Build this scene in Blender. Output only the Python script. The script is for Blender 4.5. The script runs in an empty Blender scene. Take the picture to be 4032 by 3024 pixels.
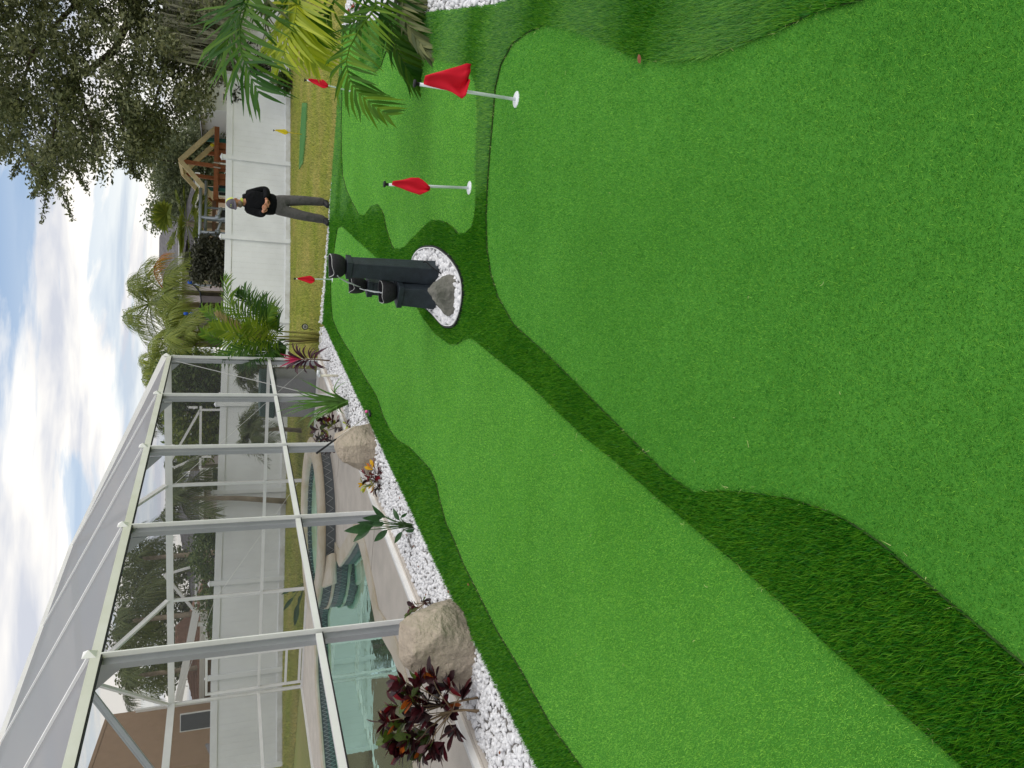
import bpy, bmesh, math, random
import numpy as np
from mathutils import Vector, Matrix, noise, Quaternion
random.seed(7); RNG=np.random.default_rng(7)
scene=bpy.context.scene; COL=scene.collection
# ------------------------------------------------------------------ camera
F=2830.; PITCH=math.radians(21.9); ROLL=math.radians(.7); CAMH=1.83
def _v(*a): return np.array(a,float)
FW=_v(0,math.cos(PITCH),-math.sin(PITCH)); R0=_v(1,0,0); U0=_v(0,math.sin(PITCH),math.cos(PITCH))
RT=math.cos(ROLL)*R0+math.sin(ROLL)*U0; UP=math.cos(ROLL)*U0-math.sin(ROLL)*R0
CAM=_v(0,0,CAMH)
cd=bpy.data.cameras.new('camera'); cam=bpy.data.objects.new('camera',cd); COL.objects.link(cam)
cd.sensor_fit='HORIZONTAL'; cd.sensor_width=36; cd.lens=36*F/4032; cd.clip_start=.05; cd.clip_end=2000
M=Matrix.Identity(4)
for i in range(3): M[i][0]=-UP[i]; M[i][1]=RT[i]; M[i][2]=-FW[i]; M[i][3]=CAM[i]   # the photograph lies on its side
cam.matrix_world=M; scene.camera=cam
# photo pixel (4032x3024) -> direction -> point on a real surface
def ray(x,y): return FW+(1512-y)/F*RT-(x-2016)/F*UP
def S(x,y,z=0.):
    d=ray(x,y); return CAM+d*((z-CAMH)/d[2])
def SY(x,y,Y):
    d=ray(x,y); return CAM+d*(Y/d[1])
# ------------------------------------------------------------------ world
SUN_EL=math.radians(46); SUN_AZ=math.radians(112)
wd=bpy.data.worlds.new('World'); scene.world=wd; wd.use_nodes=True
nt=wd.node_tree; nt.nodes.clear()
def N(nt,t,**k):
    n=nt.nodes.new(t)
    for a,b in k.items():
        if a.startswith('i_'):
            key=a[2:]; key=int(key) if key.isdigit() else key
            n.inputs[key].default_value=b
        else: setattr(n,a,b)
    return n
L=lambda nt,a,b: nt.links.new(a,b)
out=N(nt,'ShaderNodeOutputWorld'); bg=N(nt,'ShaderNodeBackground'); bg.inputs[1].default_value=.112
sky=N(nt,'ShaderNodeTexSky',sky_type='NISHITA',sun_disc=False,sun_elevation=SUN_EL,sun_rotation=SUN_AZ,air_density=1.0,dust_density=.6,ozone_density=3.)
tc=N(nt,'ShaderNodeTexCoord'); sep=N(nt,'ShaderNodeSeparateXYZ'); L(nt,tc.outputs['Generated'],sep.inputs[0])
zz=N(nt,'ShaderNodeMath',operation='ADD',i_1=.16); L(nt,sep.outputs[2],zz.inputs[0])
zm=N(nt,'ShaderNodeMath',operation='MAXIMUM',i_1=.12); L(nt,zz.outputs[0],zm.inputs[0])
dx=N(nt,'ShaderNodeMath',operation='DIVIDE'); L(nt,sep.outputs[0],dx.inputs[0]); L(nt,zm.outputs[0],dx.inputs[1])
dy=N(nt,'ShaderNodeMath',operation='DIVIDE'); L(nt,sep.outputs[1],dy.inputs[0]); L(nt,zm.outputs[0],dy.inputs[1])
cmb=N(nt,'ShaderNodeCombineXYZ',i_2=3.7); L(nt,dx.outputs[0],cmb.inputs[0]); L(nt,dy.outputs[0],cmb.inputs[1])
mp=N(nt,'ShaderNodeMapping'); mp.inputs['Scale'].default_value=(.55,1.15,1); mp.inputs['Location'].default_value=(3.4,1.3,0); L(nt,cmb.outputs[0],mp.inputs[0])
n1=N(nt,'ShaderNodeTexNoise',i_Scale=1.35,i_Detail=8.,i_Roughness=.56,i_Distortion=.5); L(nt,mp.outputs[0],n1.inputs['Vector'])
r1=N(nt,'ShaderNodeValToRGB'); L(nt,n1.outputs[0],r1.inputs[0])
r1.color_ramp.elements[0].position=.375; r1.color_ramp.elements[0].color=(.0,.0,.0,1); r1.color_ramp.elements[1].position=.485; r1.color_ramp.elements[1].color=(1,1,1,1)
n2=N(nt,'ShaderNodeTexNoise',i_Scale=2.3,i_Detail=6.,i_Roughness=.5,i_Distortion=.3); L(nt,mp.outputs[0],n2.inputs['Vector'])
r2=N(nt,'ShaderNodeValToRGB'); L(nt,n2.outputs[0],r2.inputs[0])
e=r2.color_ramp.elements; e[0].position=.39; e[0].color=(4.5,4.7,5.25,1); e[1].position=.57; e[1].color=(7.8,7.5,7.0,1)
hz=N(nt,'ShaderNodeMapRange',i_1=.06,i_2=.26,i_3=.9,i_4=0.); L(nt,sep.outputs[2],hz.inputs[0])   # low cloud closes up towards the horizon
mxx=N(nt,'ShaderNodeMath',operation='MAXIMUM'); L(nt,r1.outputs[0],mxx.inputs[0]); L(nt,hz.outputs[0],mxx.inputs[1])
mx=N(nt,'ShaderNodeMixRGB'); L(nt,mxx.outputs[0],mx.inputs[0]); L(nt,sky.outputs[0],mx.inputs[1]); L(nt,r2.outputs[0],mx.inputs[2])
L(nt,mx.outputs[0],bg.inputs[0]); L(nt,bg.outputs[0],out.inputs[0])
# ------------------------------------------------------------------ sun
sd=bpy.data.lights.new('sun','SUN'); sd.energy=1.05; sd.angle=math.radians(60); sd.color=(1,.96,.9)
so=bpy.data.objects.new('sun',sd); COL.objects.link(so)
sv=Vector((math.sin(SUN_AZ)*math.cos(SUN_EL),math.cos(SUN_AZ)*math.cos(SUN_EL),math.sin(SUN_EL)))
so.rotation_euler=sv.to_track_quat('Z','Y').to_euler(); so.location=(0,-10,20)
vs=scene.view_settings; vs.view_transform='Standard'; vs.look='None'; vs.gamma=1; vs.use_curve_mapping=False; vs.exposure=.42
try:
    scene.cycles.transparent_max_bounces=24; scene.cycles.max_bounces=6
except Exception: pass
# ------------------------------------------------------------------ materials
def srgb(r,g,b):
    f=lambda c:(c/255/12.92) if c<=10 else ((c/255+.055)/1.055)**2.4
    return (f(r),f(g),f(b),1)
MATS={}
def mat(name,col,rough=.6,var=0.,nscale=8.,bump=0.,bscale=40.,trans=0.,spec=.4,metal=0.,island=0.,col2=None,coords='Object',detail=4.,bdist=.01):
    """principled material; var / col2: colour variation by noise, island: per-piece variation, trans: share of translucency"""
    if name in MATS: return MATS[name]
    m=bpy.data.materials.new(name); m.use_nodes=True; nt=m.node_tree; nt.nodes.clear()
    o=N(nt,'ShaderNodeOutputMaterial'); p=N(nt,'ShaderNodeBsdfPrincipled',i_Roughness=rough,i_Metallic=metal); p.inputs['Specular IOR Level'].default_value=spec
    p.inputs['Base Color'].default_value=col
    tcn=N(nt,'ShaderNodeTexCoord'); src=None
    if var or col2:
        nz=N(nt,'ShaderNodeTexNoise',i_Scale=nscale,i_Detail=detail,i_Roughness=.6); L(nt,tcn.outputs[coords],nz.inputs['Vector'])
        rp=N(nt,'ShaderNodeValToRGB'); L(nt,nz.outputs[0],rp.inputs[0]); e=rp.color_ramp.elements
        e[0].position=.32; e[1].position=.68
        if col2: e[0].color=col; e[1].color=col2
        else:
            e[0].color=tuple(c*(1-var) for c in col[:3])+(1,); e[1].color=tuple(min(1,c*(1+var)) for c in col[:3])+(1,)
        src=rp.outputs[0]
    if island:
        g=N(nt,'ShaderNodeNewGeometry'); mr=N(nt,'ShaderNodeMapRange',i_3=1-island,i_4=1+island); L(nt,g.outputs['Random Per Island'],mr.inputs[0])
        hs=N(nt,'ShaderNodeHueSaturation')
        if src: L(nt,src,hs.inputs['Color'])
        else: hs.inputs['Color'].default_value=col
        L(nt,mr.outputs[0],hs.inputs['Value'])
        mh=N(nt,'ShaderNodeMapRange',i_3=.5+island*.06,i_4=.5-island*.06); L(nt,g.outputs['Random Per Island'],mh.inputs[0]); L(nt,mh.outputs[0],hs.inputs['Hue'])
        src=hs.outputs[0]
    if src: L(nt,src,p.inputs['Base Color'])
    if bump:
        nb=N(nt,'ShaderNodeTexNoise',i_Scale=bscale,i_Detail=5.,i_Roughness=.65); L(nt,tcn.outputs[coords],nb.inputs['Vector'])
        bp=N(nt,'ShaderNodeBump',i_Strength=bump,i_Distance=bdist); L(nt,nb.outputs[0],bp.inputs['Height']); L(nt,bp.outputs[0],p.inputs['Normal'])
    if trans:
        t=N(nt,'ShaderNodeBsdfTranslucent'); ms=N(nt,'ShaderNodeMixShader',i_0=trans)
        if src: L(nt,src,t.inputs[0])
        else: t.inputs[0].default_value=col
        L(nt,p.outputs[0],ms.inputs[1]); L(nt,t.outputs[0],ms.inputs[2]); L(nt,ms.outputs[0],o.inputs[0])
    else: L(nt,p.outputs[0],o.inputs[0])
    MATS[name]=m; return m
def screen_mat(name,col,opac):
    m=bpy.data.materials.new(name); m.use_nodes=True; nt=m.node_tree; nt.nodes.clear()
    o=N(nt,'ShaderNodeOutputMaterial'); t=N(nt,'ShaderNodeBsdfTransparent'); d=N(nt,'ShaderNodeBsdfDiffuse',i_0=col); tl=N(nt,'ShaderNodeBsdfTranslucent',i_0=col)
    a=N(nt,'ShaderNodeMixShader',i_0=.4); L(nt,d.outputs[0],a.inputs[1]); L(nt,tl.outputs[0],a.inputs[2])
    ms=N(nt,'ShaderNodeMixShader',i_0=opac); L(nt,t.outputs[0],ms.inputs[1]); L(nt,a.outputs[0],ms.inputs[2]); L(nt,ms.outputs[0],o.inputs[0])
    MATS[name]=m; return m
# ------------------------------------------------------------------ objects
def tag(o,label=None,cat=None,group=None,kind=None):
    if label: o['label']=label
    if cat: o['category']=cat
    if group: o['group']=group
    if kind: o['kind']=kind
    return o
def thing(name,loc,label,cat,group=None):
    o=bpy.data.objects.new(name,None); COL.objects.link(o); o.location=Vector(loc); o.empty_display_size=.1
    return tag(o,label,cat,group)
def worldloc(o):
    v=Vector((0,0,0))
    while o is not None: v+=o.location; o=o.parent
    return v
def fast(name,V,Fc,m,parent=None,origin=None,smooth=False,mi=None):
    """numpy triangles / quads -> object; V in world space"""
    V=np.asarray(V,float).reshape(-1,3); Fc=np.asarray(Fc,np.int32)
    off=np.array(worldloc(parent)) if parent is not None else (np.array(origin,float) if origin is not None else np.zeros(3))
    me=bpy.data.meshes.new(name); k=Fc.shape[1]
    me.vertices.add(len(V)); me.vertices.foreach_set('co',(V-off).astype(np.float32).ravel())
    me.loops.add(Fc.size); me.loops.foreach_set('vertex_index',Fc.ravel())
    me.polygons.add(len(Fc)); me.polygons.foreach_set('loop_start',np.arange(0,Fc.size,k,dtype=np.int32))
    if mi is not None: me.polygons.foreach_set('material_index',np.asarray(mi,np.int32))
    if smooth: me.polygons.foreach_set('use_smooth',np.ones(len(Fc),bool))
    me.update(calc_edges=True); me.validate()
    for q in (m if isinstance(m,(list,tuple)) else [m]): me.materials.append(q)
    o=bpy.data.objects.new(name,me); COL.objects.link(o)
    if parent is not None: o.parent=parent
    elif origin is not None: o.location=Vector(origin)
    return o
class MB:
    def __init__(s): s.v=[]; s.f=[]
    def add(s,vs,fs):
        b=len(s.v); s.v+= [tuple(float(c) for c in v) for v in vs]; s.f+=[tuple(i+b for i in f) for f in fs]; return s
    def box(s,c,size,rz=0.,taper=1.):
        sx,sy,sz=[q/2 for q in size]; cs,sn=math.cos(rz),math.sin(rz); vs=[]
        for z,t in ((-sz,1),(sz,taper)):
            for x,y in ((-sx,-sy),(sx,-sy),(sx,sy),(-sx,sy)):
                x*=t;y*=t; vs.append((c[0]+x*cs-y*sn,c[1]+x*sn+y*cs,c[2]+z))
        return s.add(vs,[(3,2,1,0),(4,5,6,7),(0,1,5,4),(1,2,6,5),(2,3,7,6),(3,0,4,7)])
    def bar(s,p0,p1,w,h,up=(0,0,1)):
        p0,p1=Vector(p0),Vector(p1); d=(p1-p0).normalized(); up=Vector(up)
        if abs(d.dot(up.normalized()))>.99: up=Vector((1,0,0))
        sd=d.cross(up).normalized(); u=sd.cross(d).normalized(); vs=[]
        for p in (p0,p1):
            for a,b in ((-1,-1),(1,-1),(1,1),(-1,1)): vs.append(p+sd*(a*w/2)+u*(b*h/2))
        return s.add(vs,[(0,1,2,3),(7,6,5,4),(0,4,5,1),(1,5,6,2),(2,6,7,3),(3,7,4,0)])
    def tube(s,pts,rad,n=8,cap=True):
        pts=[Vector(p) for p in pts]
        if not hasattr(rad,'__len__'): rad=[rad]*len(pts)
        vs=[];prev=None
        for i,p in enumerate(pts):
            d=(pts[min(i+1,len(pts)-1)]-pts[max(i-1,0)]).normalized()
            if prev is None:
                a=Vector((0,0,1)) if abs(d.z)<.9 else Vector((1,0,0)); u=d.cross(a).normalized()
            else:
                u=(prev-d*prev.dot(d)).normalized()
            prev=u; w=d.cross(u)
            for k in range(n):
                t=2*math.pi*k/n; vs.append(p+(u*math.cos(t)+w*math.sin(t))*rad[i])
        fs=[]
        for i in range(len(pts)-1):
            for k in range(n):
                a=i*n+k;b=i*n+(k+1)%n; fs.append((a,b,b+n,a+n))
        if cap: fs.append(tuple(range(n-1,-1,-1))); fs.append(tuple(range((len(pts)-1)*n,len(pts)*n)))
        return s.add(vs,fs)
    def lathe(s,c,prof,n=24,squash=(1,1)):
        vs=[];fs=[]
        for r,z in prof:
            for k in range(n):
                t=2*math.pi*k/n; vs.append((c[0]+r*math.cos(t)*squash[0],c[1]+r*math.sin(t)*squash[1],c[2]+z))
        for i in range(len(prof)-1):
            for k in range(n):
                a=i*n+k;b=i*n+(k+1)%n; fs.append((a,b,b+n,a+n))
        return s.add(vs,fs)
    def prism(s,poly,z0,z1):
        n=len(poly); vs=[(p[0],p[1],z0) for p in poly]+[(p[0],p[1],z1) for p in poly]
        a=sum(poly[i][0]*poly[(i+1)%n][1]-poly[(i+1)%n][0]*poly[i][1] for i in range(n))
        if a<0: vs=vs[:n][::-1]+vs[n:][::-1]
        fs=[tuple(range(n-1,-1,-1)),tuple(range(n,2*n))]+[(i,(i+1)%n,n+(i+1)%n,n+i) for i in range(n)]
        return s.add(vs,fs)
    def build(s,name,m,parent=None,origin=None,smooth=False,bevel=0.):
        off=worldloc(parent) if parent is not None else (Vector(origin) if origin is not None else Vector((0,0,0)))
        me=bpy.data.meshes.new(name); me.from_pydata([Vector(v)-off for v in s.v],[],s.f); me.update()
        for q in (m if isinstance(m,(list,tuple)) else [m]): me.materials.append(q)
        if smooth:
            me.polygons.foreach_set('use_smooth',[True]*len(me.polygons))
        o=bpy.data.objects.new(name,me); COL.objects.link(o)
        if parent is not None: o.parent=parent
        elif origin is not None: o.location=Vector(origin)
        if bevel:
            b=o.modifiers.new('bevel','BEVEL'); b.width=bevel; b.segments=2; b.limit_method='ANGLE'
        return o
def smooth_closed(pts,k=6):
    """Catmull-Rom through a closed list of 2-D points"""
    P=[np.array(p[:2],float) for p in pts]; n=len(P); o=[]
    for i in range(n):
        a,b,c,d=P[i-1],P[i],P[(i+1)%n],P[(i+2)%n]
        for j in range(k):
            t=j/k; o.append(.5*((2*b)+(c-a)*t+(2*a-5*b+4*c-d)*t*t+(3*b-a-3*c+d)*t**3))
    return o
def inside(poly,X,Y):
    poly=np.asarray([p[:2] for p in poly]); r=np.zeros(len(X),bool); j=len(poly)-1
    for i in range(len(poly)):
        xi,yi=poly[i];xj,yj=poly[j]
        c=((yi>Y)!=(yj>Y))&(X<(xj-xi)*(Y-yi)/(yj-yi+1e-12)+xi); r^=c; j=i
    return r
def nz2(X,Y,sc,seed=0.):
    """cheap smooth noise field"""
    return (np.sin(X*sc*1.3+seed)+np.sin(Y*sc*1.1+seed*2.1)+np.sin((X+Y)*sc*.73+seed*.7)+np.sin((X-1.7*Y)*sc*.9+seed*3.3))/4
# ================================================================== GROUND
def lawn_h(x,y):
    a=np.clip((np.asarray(y,float)-15.5)/5,0,1); b=np.clip((3-np.asarray(x,float))/11,0,1)
    return -.035+.22*a*a*(3-2*a)*b
gx=np.concatenate([np.linspace(-300,-30,8),np.linspace(-24,24,49),np.linspace(30,300,8)]); gy=np.concatenate([np.linspace(-60,-4,5),np.linspace(-2,40,43),np.linspace(50,600,9)])
XX,YY=np.meshgrid(gx,gy); nxx=len(gx)
V=np.stack([XX.ravel(),YY.ravel(),lawn_h(XX,YY).ravel()],1)
ii=np.arange(len(gy)-1)[:,None]*nxx+np.arange(nxx-1)[None,:]; ii=ii.ravel()
def lawn_material():
    m=mat('lawn',srgb(158,152,90),.9,col2=srgb(134,144,68),nscale=.9,bump=.6,bscale=60,detail=8.); return m
# (the lawn sheet has a hole where the pool is dug: faces whose centre falls in the enclosure are left out)
TH=math.radians(18.3); W=_v(math.sin(TH),math.cos(TH),0); NN=_v(math.cos(TH),-math.sin(TH),0); CC=_v(.43,14.87,0)
def cg(a,b,z=0.): return CC-a*W-b*NN+_v(0,0,z)          # a: along the wall towards the viewer, b: inwards, z
def cgi(p):
    q=np.asarray(p,float)-CC; return np.array([-(q@W),-(q@NN),q[2]])
q=V[ii]+np.array([.5,.5,0]); aa=-((q-CC)@W); bb=-((q-CC)@NN)
keep=~((aa>.8)&(aa<15)&(bb>.9)&(bb<7.2))
ii=ii[keep]
tag(fast('lawn',V,np.stack([ii,ii+1,ii+1+nxx,ii+nxx],1),lawn_material(),smooth=True),kind='structure')

def scat(poly,dens,cell=.5):
    P=np.asarray([p[:2] for p in poly]); x0,y0=P.min(0); x1,y1=P.max(0); xs=[];ys=[]
    for cx in np.arange(x0,x1,cell):
        for cy in np.arange(y0,y1,cell):
            n=RNG.poisson(dens(cx+cell/2,cy+cell/2)*cell*cell)
            if n>0: xs.append(cx+RNG.random(n)*cell); ys.append(cy+RNG.random(n)*cell)
    X=np.concatenate(xs);Y=np.concatenate(ys); k=inside(poly,X,Y); return X[k],Y[k]
def inview(x,y,mrg=.9):
    # keep to the wedge the lens could see, with room for a step to the side
    return y>.5 and abs(x)<y*.62+mrg+.8
def blades(X,Y,Z,h,w,leanx,leany,jit=.5,align=False):
    n=len(X); an=RNG.random(n)*2*math.pi
    if align:
        k=np.hypot(leanx,leany)>.3; an=np.where(k,np.arctan2(leany,leanx)+math.pi/2+RNG.normal(size=n)*.5,an)
    hh=h*(.65+.6*RNG.random(n)); ww=w*(.7+.6*RNG.random(n))
    c,s=np.cos(an)*ww/2,np.sin(an)*ww/2
    tx=X+hh*(leanx+jit*RNG.normal(size=n)); ty=Y+hh*(leany+jit*RNG.normal(size=n))
    V=np.empty((n,3,3)); V[:,0]=np.stack([X-c,Y-s,Z],1); V[:,1]=np.stack([X+c,Y+s,Z],1); V[:,2]=np.stack([tx,ty,Z+hh],1)
    return V.reshape(-1,3),np.arange(3*n).reshape(-1,3)
D=lambda x,y:S(x*1.82278,y*1.82278)[:2]
s2=lambda l:[S(*p)[:2] for p in l]
# ---- outlines read off the turf joints
gA=[D(*p) for p in [(1870,0),(1760,30),(1690,65),(1600,98),(1530,120),(1480,130),(1400,130),(1360,118),(1320,95),(1280,75),(1230,58),(1180,55),(1140,72),(1110,95),(1085,140),(1073,190),(1068,250),(1061,330),(1056,400),(1053,470),(1055,540),(1063,590),(1078,640),(1112,700),(1190,770),(1260,840),(1330,910),(1390,970),(1440,1020),(1503,1064),(1560,1060),(1620,1063),(1710,1076),(1770,1095),(1831,1121),(1905,1170),(1993,1246),(2100,1335),(2212,1429)]]
gA=gA[:0]+[tuple(p) for p in gA]
gA+= [(-.95,.7),(-1.1,-.45),(1.3,-.45),(1.35,.9)]
gB=s2([(1350,890),(1410,945),(1457,985),(1495,1019),(1570,1110),(1644,1203),(1675,1257),(1722,1315),(1773,1352),(1804,1355),(1831,1335),(1854,1328),(1882,1342),(1950,1400)])
gB+=[D(*p) for p in [(1140,822),(1200,880),(1270,945),(1340,1000),(1426,1074),(1530,1160),(1637,1250),(1735,1337),(1831,1425),(1960,1540),(2094,1659)]]
gB+=[(-1.15,1.3),(-2.35,2.6)]
gB+=[D(*p) for p in [(1262,1659),(1190,1560),(1130,1450),(1075,1360),(1035,1280),(1002,1215),(985,1170),(966,1130),(951,1075),(945,1045),(930,1012),(905,985),(885,965),(860,950),(845,930),(830,900),(815,855),(790,815)]]
gB+=s2([(1386,1393),(1359,1352),(1332,1304),(1312,1257),(1306,1189),(1305,1114),(1317,996),(1322,952),(1332,897)])
gC=s2([(1889,500),(1886,380),(1877,323),(1851,269),(1800,245),(1750,234),(1700,225),(1661,209),(1635,225),(1600,180),(1545,150),(1516,222),(1503,263),(1481,282),(1452,275),(1427,253),(1408,190),(1402,127),(1370,115),(1352,140),(1348,250),(1349,388),(1346,497),(1348,597),(1351,686),(1366,746),(1389,796),(1400,816),(1415,845),(1438,850),(1465,812),(1490,806),(1508,830),(1515,850),(1525,901),(1536,935),(1546,965),(1556,980),(1580,982),(1603,969),(1620,948),(1651,918),(1675,894),(1702,870),(1736,869),(1763,877),(1790,897),(1810,921),(1837,919),(1865,894),(1875,850),(1881,800),(1884,662),(1887,541)])
GREENS=[gA,gB,gC]
# fringe: the whole turf field
edgeL=[D(1165,1659),D(955,1240),D(703,705)]
far=s2([(1272,1274),(1285,1110),(1296,950),(1304,800),(1317,621),(1329,472),(1336,348),(1349,149),(1352,108)])
rightb=s2([(1400,92),(1480,80),(1600,62),(1702,47),(1950,19),(2010,0)])
fieldP=[(-3.0,.8),tuple(edgeL[0]),tuple(edgeL[1]),tuple(edgeL[2])]+[tuple(p) for p in far]+[tuple(p) for p in rightb]+[(3.4,3.0),(4.2,-.5),(-2.6,-.5)]
def z4(x,y): return (1200+x/2.949,850+y/2.949)
ov=[S(*z4(*p))[:2] for p in [(1284,540),(1310,455),(1365,395),(1430,370),(1530,368),(1605,400),(1685,462),(1755,535),(1822,645),(1860,760),(1872,880),(1864,1000),(1840,1120),(1805,1215),(1760,1272),(1700,1282),(1640,1262),(1575,1195),(1500,1112),(1430,1052)]]
ov=ov[:-1]+[tuple(ov[-1])]+[(.80,6.95),(1.06,7.26)]
OVAL=smooth_closed(ov,3)
m_turfbase=mat('turf_backing',srgb(46,98,18),.95,var=.25,nscale=30)
o=MB().prism(fieldP,-.05,0).build('turf_field',m_turfbase); tag(o,kind='structure')
def green_material():
    m=mat('putting_turf',srgb(66,130,36),.75,col2=srgb(82,148,50),nscale=1.1,detail=9.,bump=.9,bscale=260,spec=.2,bdist=.004,island=.0)
    return m
mg=green_material()
for i,g in enumerate(GREENS):
    o=MB().prism(g,-.02,.004).build('putting_green',mg); tag(o,kind='structure')
m_cut=mat('turf_cut_shade',srgb(48,76,26),.95,var=.4,nscale=60)  # dark colour stands in for the shadow line along the turf step
for g in GREENS:
    q=MB(); n_=len(g); q.add([(p[0],p[1],.0) for p in g]+[(p[0],p[1],.017) for p in g],[(i,(i+1)%n_,n_+(i+1)%n_,n_+i) for i in range(n_)]); tag(q.build('turf_cut_shade',m_cut),kind='structure')
gallm=lambda X,Y: inside(gA,X,Y)|inside(gB,X,Y)|inside(gC,X,Y)
# short pile of the greens, nearest part
m_pile=mat('putting_pile_lit',srgb(114,186,66),.75,island=.5,trans=.25,spec=.12,col2=srgb(138,206,92),nscale=.35,coords='Object')
def dpile(x,y):
    d=math.hypot(x,y)
    if not inview(x,y) or d>16: return 0
    return 68000 if d<3.2 else 68000*(3.2/d)**1.95
m_pileA=mat('putting_pile_shaded',srgb(88,162,54),.75,island=.55,trans=.25,spec=.12,col2=srgb(110,182,74),nscale=.35,coords='Object')  # darker copy of the pile: nap and light differences put into the colour
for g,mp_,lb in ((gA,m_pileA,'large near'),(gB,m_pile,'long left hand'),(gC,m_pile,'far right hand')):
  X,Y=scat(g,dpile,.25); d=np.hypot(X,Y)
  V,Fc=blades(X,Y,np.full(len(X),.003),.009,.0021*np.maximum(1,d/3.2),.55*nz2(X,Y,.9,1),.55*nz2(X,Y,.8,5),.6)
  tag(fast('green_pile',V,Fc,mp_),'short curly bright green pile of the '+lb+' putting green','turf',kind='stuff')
# longer fringe grass
m_fr=mat('fringe_blades',srgb(62,134,24),.45,island=.55,trans=.3,spec=.42,col2=srgb(82,154,36),nscale=1.2)
def dfr(x,y):
    d=math.hypot(x,y)
    if not inview(x,y): return 0
    return 62000 if d<3.5 else max(2500,62000*(3.5/d)**1.9)
X,Y=scat(fieldP,dfr,.25); k=~(gallm(X,Y)|inside(OVAL,X,Y)); X=X[k];Y=Y[k]; d=np.hypot(X,Y)
# nap: the pile lies in broad lanes
side=np.tanh(3*(X-.25*Y+.1)); lx=.2*nz2(X,Y,1.1,2)+.08*side; ly=.2*nz2(X,Y,1.0,9)+np.clip((X-.2*Y-.2)/.45,0,1)*(.75+.45*np.sin(Y*4.2+X*2.2+1.2))-.08
V,Fc=blades(X,Y,np.zeros(len(X)),.034,.0042*np.maximum(1,d/3.6),lx,ly,.28,align=True)
tag(fast('fringe_grass',V,Fc,m_fr),'long dark green turf blades of the fringe around the greens','turf',kind='stuff')
# pale cut threads along the turf seams
m_thread=mat('pale_thread',srgb(176,190,120),.7,island=.3)
TX=[];TY=[]
for g in (gA,gB,gC):
    g=[np.array(p) for p in g]
    for i in range(len(g)):
        a,b=g[i-1],g[i]; L_=np.linalg.norm(b-a)
        if L_>1.3 or not inview(*(a)) : continue
        n=RNG.poisson(L_*26); t=RNG.random(n); p=a+(b-a)*t[:,None]; TX+=list(p[:,0]+RNG.normal(size=n)*.012); TY+=list(p[:,1]+RNG.normal(size=n)*.012)
TX=np.array(TX);TY=np.array(TY)
# single stray fibres lying on the greens
SV=[];SF=[]
for k_ in range(46):
    y_=random.uniform(1.6,7); x_=random.uniform(-.45*y_,.5*y_)
    if not gallm(np.array([x_]),np.array([y_]))[0]: continue
    a_=random.random()*6.28; l_=random.uniform(.008,.03); c_=random.uniform(-2,2); p_=np.array([x_,y_]); w_=.0008
    for j_ in range(5):
        d_=np.array([math.cos(a_),math.sin(a_)]); nn_=np.array([-d_[1],d_[0]])*w_; SV+=[(*(p_-nn_),.017),(*(p_+nn_),.017)]
        if j_: b_=len(SV); SF.append((b_-4,b_-3,b_-1,b_-2))
        p_=p_+d_*l_/4; a_+=c_/4
tag(fast('stray_fibres',SV,SF,m_thread),'single pale loose fibres lying on the greens','turf thread',kind='stuff')
V,Fc=blades(TX,TY,np.full(len(TX),.008),.015,.003,0*TX,0*TX,1.0)
tag(fast('seam_threads',V,Fc,m_thread),'pale cut threads scattered along the seams of the turf','turf thread',kind='stuff')
# lawn grass beyond the turf
m_lg=mat('lawn_blades',srgb(154,172,74),.7,island=.6,trans=.35,col2=srgb(196,190,116),nscale=.8,detail=6.)
lawnP=[(-13,16.5),tuple(edgeL[2]+np.array([-.6,.6]))]+[tuple(p+np.array([0,.12])) for p in far]+[(7,10.3),(13,13),(13,23.6),(-13,20.8)]
X,Y=scat(lawnP,lambda x,y:1900 if abs(x)<y*.6+1 else 0,.5)
a_=-((np.stack([X,Y,0*X],1)-CC)@W); b_=-((np.stack([X,Y,0*X],1)-CC)@NN); k=~((a_>-.25)&(b_>-.35)); X=X[k];Y=Y[k]
V,Fc=blades(X,Y,lawn_h(X,Y),.055,.014,.2*nz2(X,Y,2,1),.2*nz2(X,Y,2,4)-.1,.6)
tag(fast('lawn_grass',V,Fc,m_lg),'yellowish natural lawn grass in front of the white fence','grass',kind='stuff')

# ================================================================== GRAVEL
def ico(sub):
    bm=bmesh.new(); bmesh.ops.create_icosphere(bm,subdivisions=sub,radius=1); v=np.array([q.co[:] for q in bm.verts]); f=np.array([[l.index for l in p.verts] for p in bm.faces]); bm.free(); return v,f
ICO={1:ico(1),2:ico(2)}
m_peb=mat('white_pebbles',srgb(226,226,228),.5,island=.12)
m_bed=mat('gravel_bed',srgb(120,116,112),.9,var=.3,nscale=60)
def pebbles(name,X,Y,zf,size,label,sub=None,parent=None):
    V=[];Fs=[];b=0; d=np.hypot(X,Y)
    for i in range(len(X)):
        v,f=ICO[2 if d[i]<6.5 else 1]
        s=size*(.6+.75*random.random()); sc=np.array([s*(.8+.5*random.random()),s*(.65+.3*random.random()),s*(.45+.25*random.random())])
        w=v+.22*np.sin(v[:,[1,2,0]]*3.1+random.random()*9)+.12*np.sin(v*5+random.random()*9); w=w*sc
        q=Quaternion((random.gauss(0,1),random.gauss(0,1),random.gauss(0,1),random.gauss(0,1))).normalized() if random.random()<.5 else Quaternion((0,0,1),random.random()*6.28)
        w=w@np.array(q.to_matrix()).T+np.array([X[i],Y[i],zf(X[i],Y[i])+random.random()*size*.55])
        V.append(w);Fs.append(f+b);b+=len(v)
    return tag(fast(name,np.concatenate(V),np.concatenate(Fs),m_peb,smooth=True,parent=parent),label,'gravel' if parent is None else None,kind='stuff')
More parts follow.
